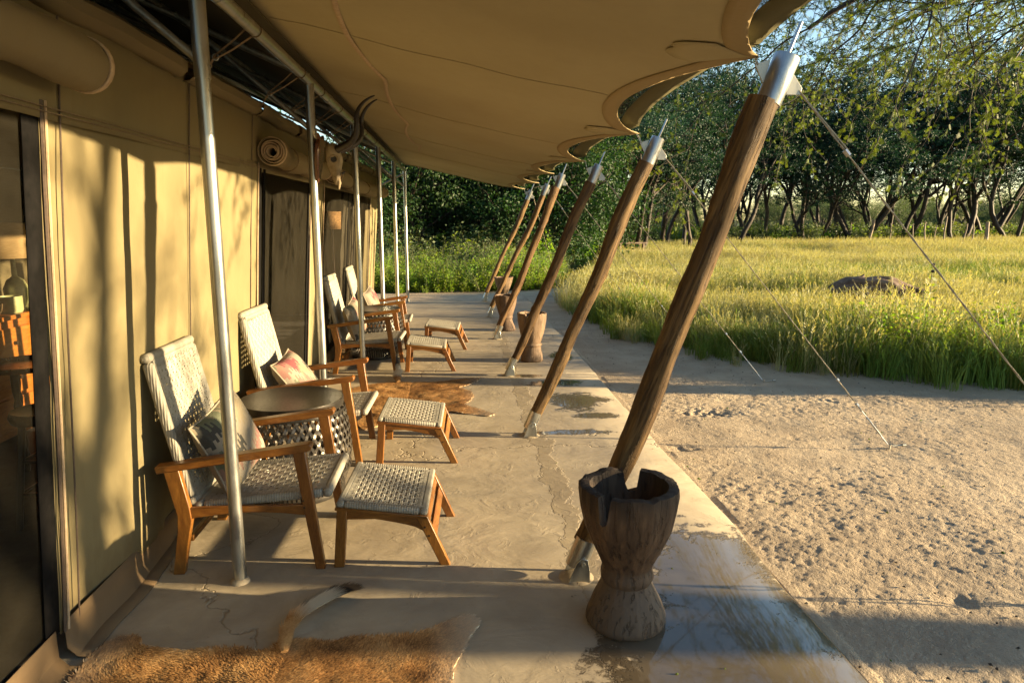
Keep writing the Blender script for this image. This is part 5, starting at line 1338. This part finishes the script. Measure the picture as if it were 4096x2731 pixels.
# leafy broad trees behind the slab end
bro = [(862, 24, 0, 0.95, 10), (905, 27, 1, 1.0, 80), (960, 24.5, 2, 1.0, 200), (1010, 29, 0, 1.0, 300), (1155, 27, 1, 0.95, 140), (1215, 25, 2, 1.05, 30), (1275, 28, 0, 1.0, 250), (1120, 33, 2, 1.0, 90), (1335, 31, 1, 0.9, 0)]
bro.sort()
for i, (px, y, v, s, rz) in enumerate(bro):
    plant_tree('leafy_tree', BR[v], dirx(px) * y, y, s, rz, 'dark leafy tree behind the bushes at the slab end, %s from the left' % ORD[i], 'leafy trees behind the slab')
plant_tree('leaning_tree', BARE[1], dirx(1075) * 27, 27, 0.95, 40, 'thin leaning tree against a gap of sky behind the slab end', 'leafy trees behind the slab')
aca = [(1395, 33, 1, 0.95, 15), (1440, 38, 0, 1.0, 100), (1470, 31, 3, 1.0, 220), (1540, 40, 2, 1.0, 50), (1590, 34, 4, 0.95, 310), (1650, 44, 1, 1.1, 170), (1700, 37, 0, 0.95, 260), (1765, 42, 4, 1.05, 20), (1830, 48, 2, 1.05, 120), (1885, 41, 3, 1.0, 60), (1945, 45, 0, 1.0, 330), (2010, 42, 1, 1.0, 200), (2075, 47, 4, 1.1, 10), (2135, 42, 2, 0.95, 80), (2200, 45, 3, 1.15, 140), (2265, 41, 0, 1.1, 290), (2330, 44, 1, 1.15, 240), (2410, 40, 4, 1.1, 40), (2470, 46, 2, 1.0, 160)]
for i, (px, y, v, s, rz) in enumerate(aca):
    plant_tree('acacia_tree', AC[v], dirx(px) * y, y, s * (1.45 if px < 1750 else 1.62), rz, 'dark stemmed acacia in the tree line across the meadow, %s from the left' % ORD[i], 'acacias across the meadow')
back = [(1500, 55, 0, 1.4, 45), (1720, 56, 1, 1.45, 145), (1910, 55, 2, 1.4, 230), (2050, 55, 3, 1.5, 320), (2240, 54, 4, 1.5, 65), (2380, 55, 0, 1.5, 165)]
for i, (px, y, v, s, rz) in enumerate(back):
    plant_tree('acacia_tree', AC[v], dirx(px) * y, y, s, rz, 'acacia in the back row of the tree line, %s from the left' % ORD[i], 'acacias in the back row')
# off to the right: trees whose shadows fall across the sand and the tent wall
plant_tree('shade_tree', STRAIGHT, 12.2, 1.04, 1.0, 25, 'straight tree off to the right whose trunk shades the sand', 'shade trees at right')
plant_tree('shade_tree', STRAIGHT, 25.0, -2.2, 1.4, 200, 'tall bare acacia to the right beyond the sand, outside the picture', 'shade trees at right')
plant_tree('shade_tree', AC[3], 25.0, -7.6, 1.0, 40, 'leafy acacia to the right behind the camera line, outside the picture', 'shade trees at right')

# ---------------------------------------------------------------- scattered ground plants (geometry nodes)
def scatter(name, pts, rotz, scl, pick, variants, label=None, cat=None, tilt=0.12, seed=0):
    """one object; every point carries an instance of one of the variant meshes"""
    n_ = len(pts); me = bpy.data.meshes.new(name); me.vertices.add(n_); me.vertices.foreach_set('co', np.asarray(pts, np.float32).ravel())
    rs = np.random.RandomState(seed)
    rot = np.stack([rs.normal(0, tilt, n_), rs.normal(0, tilt, n_), rotz], 1).astype(np.float32)
    me.attributes.new('rot', 'FLOAT_VECTOR', 'POINT').data.foreach_set('vector', rot.ravel())
    me.attributes.new('scl', 'FLOAT', 'POINT').data.foreach_set('value', np.asarray(scl, np.float32))
    me.attributes.new('pick', 'INT', 'POINT').data.foreach_set('value', np.asarray(pick, np.int32))
    o = obj_from(name, me)
    col = bpy.data.collections.new(name + '_kinds')
    for k, v in enumerate(variants):
        vo = bpy.data.objects.new('%s_%02d' % (name, k), v); col.objects.link(vo)
    ng = bpy.data.node_groups.new(name, 'GeometryNodeTree')
    ng.interface.new_socket('Geometry', in_out='INPUT', socket_type='NodeSocketGeometry'); ng.interface.new_socket('Geometry', in_out='OUTPUT', socket_type='NodeSocketGeometry')
    N = ng.nodes; gi = N.new('NodeGroupInput'); go = N.new('NodeGroupOutput')
    ci = N.new('GeometryNodeCollectionInfo'); ci.inputs['Collection'].default_value = col; ci.inputs['Separate Children'].default_value = True; ci.inputs['Reset Children'].default_value = True
    ip = N.new('GeometryNodeInstanceOnPoints'); ip.inputs['Pick Instance'].default_value = True
    def attr(nm, ty):
        a = N.new('GeometryNodeInputNamedAttribute'); a.data_type = ty; a.inputs['Name'].default_value = nm; return [q for q in a.outputs if q.enabled][0]
    L = ng.links
    L.new(gi.outputs[0], ip.inputs['Points']); L.new(ci.outputs[0], ip.inputs['Instance'])
    L.new(attr('pick', 'INT'), ip.inputs['Instance Index'])
    e2r = N.new('FunctionNodeEulerToRotation'); L.new(attr('rot', 'FLOAT_VECTOR'), e2r.inputs[0]); L.new(e2r.outputs[0], ip.inputs['Rotation'])
    L.new(attr('scl', 'FLOAT'), ip.inputs['Scale']); L.new(ip.outputs[0], go.inputs[0])
    md = o.modifiers.new('scatter', 'NODES'); md.node_group = ng
    tag(o, label, cat, kind='stuff'); return o
def tuft(seed, n_=46, h=(0.25, 0.62), spread=0.10, mat='grass', seed_heads=0.25, w=0.0045, lean=0.5):
    rs = np.random.RandomState(seed); V = []; Fq = []; o = 0
    for b in range(n_):
        a = rs.rand() * 6.28; r = spread * math.sqrt(rs.rand()); p = np.array([r * math.cos(a), r * math.sin(a), -0.02])
        H = rs.uniform(*h); az = a + rs.normal(0, 0.8); ln = lean * rs.rand() ** 0.8; dirv = np.array([math.cos(az), math.sin(az), 0]); sd = np.array([-math.sin(az + 0.7), math.cos(az + 0.7), 0])
        k = 4; pts = []
        for i in range(k + 1):
            t = i / k; q = p + np.array([0, 0, H * t * (1 - 0.35 * ln * t)]) + dirv * H * ln * t ** 1.8; pts.append(q)
        for i, q in enumerate(pts):
            ww = w * (1 - 0.85 * i / k) * (0.8 + 0.5 * (i == 1)); V.append(q - sd * ww); V.append(q + sd * ww)
        for i in range(k): Fq.append((o + 2 * i, o + 2 * i + 1, o + 2 * i + 3, o + 2 * i + 2))
        o += 2 * (k + 1)
        if rs.rand() < seed_heads:                      # feathery seed head
            tp = pts[-1]; d = norm(pts[-1] - pts[-2])
            for j in range(5):
                s0 = tp - d * 0.022 * j; an = rs.rand() * 6.28; od = norm(d + 0.7 * np.array([math.cos(an), math.sin(an), 0.1])); e = np.cross(od, [0.3, 0.5, 0.8]); e = norm(e) * 0.0045
                V += [s0 - e, s0 + e, s0 + od * 0.03 + e * 0.4, s0 + od * 0.03 - e * 0.4]; Fq.append((o, o + 1, o + 2, o + 3)); o += 4
    return nmesh('grass_tuft', np.array(V), np.array(Fq), mat)
def herb(seed, h=0.9, stems=4, mat='herb', leaf=(0.045, 0.09), dens=30):
    rs = np.random.RandomState(seed); segs = []; P = []; D = []
    for s_ in range(stems):
        a = rs.rand() * 6.28; tl = rs.uniform(0.05, 0.5); H = h * rs.uniform(0.55, 1.0); n_ = 8; p = np.array([0.03 * math.cos(a), 0.03 * math.sin(a), -0.03]); d = norm(np.array([math.cos(a) * tl, math.sin(a) * tl, 1])); pts = [p]
        for i in range(n_): d = norm(d + rs.normal(0, 0.08, 3) + np.array([0, 0, 0.04])); p = p + d * H / n_; pts.append(p)
        segs.append((np.array(pts), np.linspace(0.006, 0.002, len(pts))))
        for k in range(dens):
            q = (0.12 + 0.88 * (k + rs.rand()) / dens) * (len(pts) - 1); i0 = min(int(q), len(pts) - 2); c = pts[i0] + (pts[i0 + 1] - pts[i0]) * (q - i0); an = k * 2.4 + rs.normal(0, 0.4)
            off = rs.uniform(0.0, 0.06); od = np.array([math.cos(an), math.sin(an), rs.uniform(-0.5, 0.6)]); P.append(c + od * off); D.append(od)
    P = np.array(P); D = np.array(D)
    L = rs.uniform(leaf[0], leaf[1], len(P)); V, Fq = leaf_quads(P, D, L, L * rs.uniform(0.35, 0.55, len(P)), rs)
    tv, tf = tubes(segs, 4)
    me = nmesh('herb', np.concatenate([V, tv]), np.concatenate([Fq, tf + len(V)]), mat)
    me.materials.append(MAT['stem']); mi = np.zeros(len(Fq) + len(tf), np.int32); mi[len(Fq):] = 1; me.polygons.foreach_set('material_index', mi)
    return me
rs = np.random.RandomState(77)
GT = [tuft(700 + k, 46, (0.22, 0.55), 0.12, 'grass', 0.25) for k in range(4)] + [tuft(720 + k, 34, (0.35, 0.72), 0.10, 'grass_dry', 0.75, 0.0035, 0.6) for k in range(3)]
GTF = [tuft(740 + k, 70, (0.25, 0.60), 0.30, 'grass', 0.3, 0.009, 0.6) for k in range(3)] + [tuft(760 + k, 60, (0.35, 0.68), 0.28, 'grass_dry', 0.7, 0.008, 0.65) for k in range(3)]
# meadow boundary: grass grows beyond this curve
bx = [2.2, 2.75, 2.85, 3.05, 3.45, 4.3, 5.9, 8.0, 11.0]; by = [19.5, 14.8, 12.2, 9.6, 8.6, 7.6, 6.55, 5.8, 5.0]
def left_of_meadow(y): return np.interp(y, by[::-1], bx[::-1], left=60, right=2.2 + 0)
def meadow_pts(n_, y0, y1, power=1.0):
    y = y0 + (y1 - y0) * rs.rand(n_) ** power; x = rs.uniform(-2, 1.05, n_) * y; 
    x = rs.uniform(1.8, 1.0 * y + 2.5)
    jag = 0.35 * fbm(y * 0.9, x * 0.9, 800, 3)
    ok = (x > left_of_meadow(y) + jag) & ~((y > 15.0) & (x < 2.6 + (y - 15) * 0.28))
    ok &= ~((np.abs(x - 7.75 * y / 12.3) < 0.95 * y / 12.3) & (y > 9.6) & (y < 12.75) & (rs.rand(len(x)) < 0.82))
    return x[ok], y[ok]
# near fringe and meadow
x, y = meadow_pts(15000, 5.2, 15.5, 0.9); n_ = len(x)
yb = rs.uniform(5.4, 14.5, 420); xb = left_of_meadow(yb) - rs.rand(420) ** 2 * 0.75 + 0.25 * fbm(yb * 0.9, yb * 0, 801, 3); x = np.concatenate([x, xb]); y = np.concatenate([y, yb]); n_ = len(x)
dens = np.clip(0.62 + 0.9 * fbm(x * 0.5, y * 0.5, 810, 3), 0.12, 1); ok = rs.rand(n_) < dens; x, y = x[ok], y[ok]; n_ = len(x)
dry = fbm(x * 0.35, y * 0.35, 820, 3)
pick = np.where(rs.rand(n_) < np.clip(0.34 + 0.8 * dry + 0.05 * (y - 9), 0.10, 0.85), 4 + rs.randint(0, 3, n_), rs.randint(0, 4, n_))
scatter('meadow_grass', np.stack([x, y, np.full(n_, SAND_Z)], 1), rs.rand(n_) * 6.28, rs.uniform(0.65, 1.2, n_) * (0.9 + 0.75 * fbm(x * 0.7, y * 0.7, 830, 3)) * np.where(rs.rand(n_) < 0.06, 1.35, 1.0) * np.where(y > 8.5, 0.80, 1.0), pick, GT, 'tall yellow green grass of the meadow near the sand', 'grass', 0.12, 1)
x, y = meadow_pts(11000, 14.5, 46, 1.25); n_ = len(x)
dry = fbm(x * 0.12, y * 0.12, 840, 3)
pick = np.where(rs.rand(n_) < np.clip(0.62 + 1.7 * dry, 0.1, 0.97), 3 + rs.randint(0, 3, n_), rs.randint(0, 3, n_))
scatter('far_meadow_grass', np.stack([x, y, np.full(n_, SAND_Z)], 1), rs.rand(n_) * 6.28, rs.uniform(0.8, 1.25, n_) * (0.9 + 0.4 * fbm(x * 0.2, y * 0.2, 850, 2)) * np.where(y > 30, 1.15, 1), pick, GTF, 'pale ripe grass across the far meadow', 'grass', 0.12, 2)
# herbs
HB = [herb(860 + k, 0.95, 5, 'herb') for k in range(4)] + [herb(870 + k, 1.1, 4, 'herb_grey', (0.03, 0.07), 34) for k in range(2)] + [herb(880 + k, 0.55, 6, 'herb', (0.05, 0.10), 22) for k in range(2)]
n_ = 2600; y = 16.3 + 6.5 * rs.rand(n_) ** 1.2; x = rs.uniform(-4.2, 3.2, n_)
lim = 16.45 + 0.35 * fbm(x * 0.9, x * 0, 890, 3) + 0.45 * np.clip(x - 1.0, 0, 3)
ok = (y > lim) & (x < 2.3 + (y - 16.5) * 0.25); x, y = x[ok], y[ok]; n_ = len(x)
pick = np.where(rs.rand(n_) < np.clip(0.15 + 0.10 * (y - 17.5) + 0.3 * fbm(x, y, 895, 2), 0, 0.6), 4 + rs.randint(0, 2, n_), rs.randint(0, 4, n_)); pick = np.where(y < lim[ok] + 0.4, np.where(rs.rand(n_) < 0.5, 6 + rs.randint(0, 2, n_), pick), pick)
scatter('bright_herbs', np.stack([x, y, np.full(n_, SAND_Z)], 1), rs.rand(n_) * 6.28, rs.uniform(0.6, 1.1, n_) * (0.85 + 0.5 * fbm(x * 0.7, y * 0.7, 896, 2)), pick, HB, 'bright green leafy weeds along the end of the slab', 'weeds', 0.15, 3)
n_ = 620; x = rs.uniform(4.6, 9.5, n_); y = left = np.interp(x, bx[::1], by[::1]) + rs.rand(n_) ** 1.4 * 2.6 + 0.1
ok = rs.rand(n_) < np.clip((x - 4.2) / 2.2, 0, 1) * np.clip(0.7 + fbm(x * 1.2, y * 1.2, 897, 2), 0, 1); x, y = x[ok], y[ok]; n_ = len(x)
scatter('meadow_herbs', np.stack([x, y, np.full(n_, SAND_Z)], 1), rs.rand(n_) * 6.28, rs.uniform(0.5, 0.85, n_), np.where(rs.rand(n_) < 0.6, 6 + rs.randint(0, 2, n_), rs.randint(0, 4, n_)), HB, 'leafy weeds among the meadow grass at the right edge', 'weeds', 0.15, 4)
# tall herbs and undergrowth below the trees
n_ = 4200; y = rs.uniform(22, 60, n_); x = rs.uniform(-0.14, 1.02, n_) * y; ok = (x < 3.0 + (y - 22) * 0.35) | (y > 42 - 0.05 * x + 3 * fbm(x * 0.2, y * 0, 898, 2)); x, y = x[ok], y[ok]; n_ = len(x)
UG = [herb(900 + k, 1.3, 9, 'herb', (0.09, 0.17), 34) for k in range(2)] + [herb(905 + k, 1.6, 8, 'herb_grey', (0.09, 0.16), 36) for k in range(2)] + [herb(908, 1.2, 9, 'broadleaf', (0.10, 0.18), 36)]
scatter('undergrowth', np.stack([x, y, np.full(n_, SAND_Z)], 1), rs.rand(n_) * 6.28, rs.uniform(0.6, 1.2, n_), rs.randint(0, 5, n_), UG, 'green undergrowth below the trees', 'undergrowth', 0.12, 5)
# the wood farther off, one mass
n_ = 260; y = rs.uniform(62, 140, n_); x = rs.uniform(-0.25, 1.1, n_) * y
cw = []
for k in range(3):
    a, b = (AC[k], BR[k])[k % 2]; va = np.zeros(len(a.vertices) * 3, np.float32); a.vertices.foreach_get('co', va); vb = np.zeros(len(b.vertices) * 3, np.float32); b.vertices.foreach_get('co', vb)
    fa = np.zeros(len(a.loops), np.int32); a.loops.foreach_get('vertex_index', fa); fb = np.zeros(len(b.loops), np.int32); b.loops.foreach_get('vertex_index', fb)
    me = nmesh('wood_tree', np.concatenate([va.reshape(-1, 3), vb.reshape(-1, 3)]), np.concatenate([fa.reshape(-1, 4), fb.reshape(-1, 4) + len(a.vertices)]), 'bark'); me.materials.append(MAT['herb_grey'])
    mi = np.zeros(len(me.polygons), np.int32); mi[len(fa) // 4:] = 1; me.polygons.foreach_set('material_index', mi); cw.append(me)
scatter('distant_wood', np.stack([x, y, np.full(n_, SAND_Z)], 1), rs.rand(n_) * 6.28, rs.uniform(0.4, 0.75, n_), rs.randint(0, 3, n_), cw, 'hazy wood far behind the tree line', 'wood', 0.0, 6)

# ---------------------------------------------------------------- near acacia whose boughs hang into the picture
def near_acacia():
    e = empty('overhanging_acacia', (10.6, 5.6, SAND_Z), 0, 'acacia at right whose thin leafy boughs hang into the top right of the picture', 'tree')
    base = np.array([10.6, 5.6, SAND_Z]); g = Grow(950); rs_ = g.rs
    g.segs.append((np.array([base + [0, 0, -0.2], base + [-0.15, 0.1, 1.2], base + [-0.3, 0.35, 2.6], base + [-0.5, 0.7, 4.0], base + [-0.6, 0.9, 5.2]]), np.array([0.24, 0.2, 0.17, 0.14, 0.11])))
    cfg = [dict(wob=0.07, up=-0.008, tap=0.35, k=(9, 12), t0=0.30, ang=(30, 60), len=(0.26, 0.46), rr=0.5, step=0.3),
           dict(wob=0.11, up=-0.012, tap=0.35, k=(5, 7), t0=0.2, ang=(25, 60), len=(0.35, 0.6), rr=0.55, step=0.15),
           dict(wob=0.13, up=-0.022, tap=0.35, k=(3, 5), t0=0.2, ang=(25, 60), len=(0.4, 0.65), rr=0.6, step=0.1),
           dict(wob=0.14, up=-0.03, tap=0.4, step=0.07)]
    limbs = [((9.9, 6.6, 4.9), (4.1, 8.6, 4.55), 0.07), ((9.9, 6.6, 4.8), (4.9, 9.2, 4.2), 0.065), ((9.9, 6.6, 5.2), (5.6, 10.0, 5.6), 0.07), ((9.9, 6.6, 5.2), (7.6, 10.6, 5.4), 0.06), ((9.9, 6.6, 5.2), (4.6, 9.6, 6.0), 0.07), ((9.9, 6.6, 5.0), (4.6, 8.2, 5.2), 0.06),
        ((10.0, 6.0, 4.4), (6.4, 4.3, 4.0), 0.045), ((10.0, 6.0, 4.2), (6.8, 3.4, 3.7), 0.045)]
    for a, b, r in limbs:
        a = np.array(a); b = np.array(b); d = b - a; L = np.linalg.norm(d)
        g.branch(a, d / L + np.array([0, 0, 0.12]), L, r, 0, cfg)
    # leaf sprays: along the last-level twigs
    P = []; D = []
    for pts, rad in g.segs:
        if rad[0] < 0.0135:
            m_ = max(2, int(len(pts) * 1.5))
            for k in range(m_):
                q = rs_.rand() * (len(pts) - 1); i0 = min(int(q), len(pts) - 2); c = pts[i0] + (pts[i0 + 1] - pts[i0]) * (q - i0); t = norm(pts[i0 + 1] - pts[i0])
                for u in range(2 + (rs_.rand() < 0.5)):
                    P.append(c); D.append(t * 0.4 + rs_.normal(0, 0.55, 3) + [0, 0, -0.1])
    P = np.array(P); D = np.array(D); D /= np.linalg.norm(D, axis=1)[:, None]
    keep = rs_.rand(len(P)) < min(1.0, 28000 / len(P)); P, D = P[keep], D[keep]
    # each spray: rachis with paired leaflets
    n_ = len(P); L = rs_.uniform(0.04, 0.075, n_); sd = np.cross(D, rs_.normal(size=(n_, 3))); sd /= np.linalg.norm(sd, axis=1)[:, None]
    VV = []; 
    for k in range(6):
        t = 0.12 + 0.84 * k / 5; c = P + D * (L * t)[:, None]; w_ = 0.0027; ll = L * 0.38 * (1 - 0.35 * abs(t - 0.5))
        for sg in (-1, 1):
            od = sd * sg + D * 0.35; tip = c + od * ll[:, None]; wv = D * w_
            VV.append(np.stack([c - wv, c + wv, tip + wv * 0.7, tip - wv * 0.7], 1))
    V = np.concatenate(VV).reshape(-1, 3); Fq = np.arange(len(V)).reshape(-1, 4)
    print('near acacia sprays', n_, 'segs', len(g.segs))
    loc = tuple(-base)
    cr = obj_from('crown', nmesh('crown', V, Fq, 'near_acacia'), e, loc)
    tv, tf = tubes(g.segs, 5); obj_from('trunk', nmesh('trunk', tv, tf, 'bark'), e, loc)
near_acacia()

# ---------------------------------------------------------------- meadow details
lg = empty('fallen_log', (7.75, 12.3, SAND_Z + 0.14), R(-14), 'weathered fallen log lying in the meadow grass', 'log')
n1, n2 = 44, 40; P = np.zeros((n1, n2, 3))
for i in range(n1):
    t = i / (n1 - 1); r = 0.25 * (math.sin(math.pi * (0.08 + 0.84 * t)) ** 0.5) * (1 + 0.10 * math.sin(t * 11))
    for j in range(n2):
        a = 2 * math.pi * j / n2; q = r * (1 + 0.34 * float(fbm(np.array([math.cos(a) * 2.4 + 4]), np.array([math.sin(a) * 2.4 + t * 3]), 970, 4)[0]) - 0.16 * abs(float(vnoise(np.array([a * 3.2]), np.array([t * 2.0]), 975)[0])))
        P[i, j] = (-0.75 + 1.5 * t, q * math.cos(a) * 1.1, 0.20 + q * math.sin(a) + 0.13 * math.sin(t * 2.6 + 0.2))
mb = MB(); mb.add(P.reshape(-1, 3), [(i * n2 + j, i * n2 + (j + 1) % n2, (i + 1) * n2 + (j + 1) % n2, (i + 1) * n2 + j) for i in range(n1 - 1) for j in range(n2)] + [tuple(range(n2)), tuple((n1 - 1) * n2 + j for j in range(n2))])
mb.build('trunk', 'log_wood', lg, angle=75)
MB().tube([(-0.25, 0, 0.35), (-0.2, 0.05, 0.5), (-0.12, 0.08, 0.56)], [0.06, 0.045, 0.02], 8).build('branch_stub', 'log_wood', lg)
MB().tube([(0.5, -0.1, 0.35), (0.8, -0.2, 0.30), (1.0, -0.3, 0.1)], [0.07, 0.05, 0.03], 8).build('branch_stub', 'log_wood', lg)
posts = [(1930, 43, 0.035, 1.5, 3), (1994, 42, 0.035, 1.6, -3), (2038, 40, 0.10, 1.8, 8), (2092, 40, 0.04, 1.6, 1), (2148, 38, 0.035, 1.6, 2), (2181, 38, 0.05, 1.7, -1), (2205, 37, 0.035, 1.5, 3), (2231, 36.5, 0.055, 2.0, 0), (2278, 36, 0.04, 1.6, 7), (2304, 35.5, 0.035, 1.7, 0), (2337, 35, 0.11, 1.7, 3)]
for i, (px, y, r, h, tl) in enumerate(posts):
    e = empty('fence_post', (dirx(px) * y, y, SAND_Z), 0, ('thick pale fence post' if r > 0.08 else 'thin fence post') + ' beyond the meadow, %s from the left' % ORD[i], 'fence post', 'fence posts beyond the meadow')
    p = [(math.tan(R(tl)) * h * t + 0.03 * math.sin(t * 7 + i), 0.02 * math.sin(t * 5 + i), h * t - 0.1) for t in np.linspace(0, 1, 8)]
    pst = MB().tube(p, [r * (1 - 0.2 * t) for t in np.linspace(0, 1, 8)], 8).build('shaft', 'post_wood', e)
    for z in (0.5, 1.0):
        if i < len(posts) - 1:
            nx_, ny_ = dirx(posts[i + 1][0]) * posts[i + 1][1], posts[i + 1][1]
            a = Vector((math.tan(R(tl)) * z, 0, z)); b = Vector((nx_ - dirx(px) * y, ny_ - y, z)); MB().tube([a, (a + b) / 2 - Vector((0, 0, 0.02)), b], 0.004, 4).build('fence_wire', 'dull_steel', e)
bn = empty('picnic_bench', (dirx(1452) * 30, 30, SAND_Z), R(10), 'low wooden bench in the shade of the trees beyond the path', 'bench')
MB().box((0, 0, 0.72), (1.5, 0.7, 0.05)).build('table_top', 'post_wood', bn)
for s_ in (-1, 1):
    MB().box((0, s_ * 0.65, 0.42), (1.5, 0.26, 0.05)).build('seat', 'post_wood', bn)
    MB().box((s_ * 0.55, 0, 0.35), (0.07, 1.3, 0.07)).build('leg_beam', 'post_wood', bn)
    MB().box((s_ * 0.55, 0.3, 0.34), (0.07, 0.07, 0.72)).build('leg', 'post_wood', bn); MB().box((s_ * 0.55, -0.3, 0.34), (0.07, 0.07, 0.72)).build('leg', 'post_wood', bn)
# two tall weeds standing above the grass
def tall_weed(x, y, h, label, seed):
    e = empty('tall_weed', (x, y, SAND_Z), 0, label, 'weed'); rs_ = np.random.RandomState(seed)
    st = [np.array([0.02 * math.sin(t * 6), 0.02 * math.cos(t * 4), h * t]) for t in np.linspace(0, 1, 12)]
    tv, tf = tubes([(np.array(st), np.linspace(0.008, 0.004, 12))], 5); obj_from('stem', nmesh('stem', tv, tf, 'stem'), e)
    P = []; D = []; L = []
    for k in range(26):
        t = 0.3 + 0.55 * k / 25; i0 = min(int(t * 11), 10); a = k * 1.57 + rs_.normal(0, 0.2); P.append(st[i0]); D.append([math.cos(a), math.sin(a), rs_.uniform(-0.4, 0.3)]); L.append(rs_.uniform(0.06, 0.13))
    L = np.array(L); V, Fq = leaf_quads(np.array(P), np.array(D), L, L * 0.45, rs_); obj_from('leaves', nmesh('leaves', V, Fq, 'herb'), e)
    for zt in (0.90, 0.985): MB().lathe([(0.003, -0.02), (0.022, -0.012), (0.026, 0.004), (0.015, 0.018), (0.002, 0.022)], 12).build('seed_ball', 'dark_wood', e, tuple(st[-1] * [1, 1, 0] + [0, 0, h * zt]))
tall_weed(6.75, 9.3, 1.12, 'tall weed with round dark seed balls above the grass at right', 980)
tall_weed(5.55, 8.9, 0.75, 'small leafy weed standing in the grass below the fallen log', 981)
# fallen bits on the sand and the slab: leaves, crumbs of soil
rs = np.random.RandomState(5)
def bits(name, n_, xr, yr, z, size, mat, label, cat):
    V = []; Fq = []; o = 0
    for k in range(n_):
        x, y, s_ = rs.uniform(*xr), rs.uniform(*yr), rs.uniform(*size); a = rs.rand() * 6.28
        for (dx, dy, dz) in ((1, 0, 0), (0, 0.6, 0.1), (-1, 0, 0), (0, -0.6, 0.1), (0.1, 0, 0.8)):
            V.append((x + s_ * (dx * math.cos(a) - dy * math.sin(a)), y + s_ * (dx * math.sin(a) + dy * math.cos(a)), z + s_ * dz + 0.001))
        for t in ((0, 1, 4), (1, 2, 4), (2, 3, 4), (3, 0, 4)): Fq.append(tuple(o + i for i in t))
        o += 5
    tag(obj_from(name, nmesh(name, np.array(V), np.array(Fq), mat)), label, cat, kind='stuff')
bits('fallen_leaves', 60, (1.6, 5.0), (1.9, 7.0), SAND_Z + 0.004, (0.006, 0.016), 'near_acacia', 'small green leaves dropped on the sand', 'leaves')
bits('slab_leaves', 26, (0.6, 1.5), (2.0, 13.0), 0.0, (0.004, 0.010), 'near_acacia', 'small leaves dropped on the concrete', 'leaves')
bits('soil_crumbs', 1000, (1.55, 5.5), (1.9, 13.0), SAND_Z + 0.002, (0.004, 0.013), 'bark', 'dark crumbs of soil and bark on the sand', 'soil')
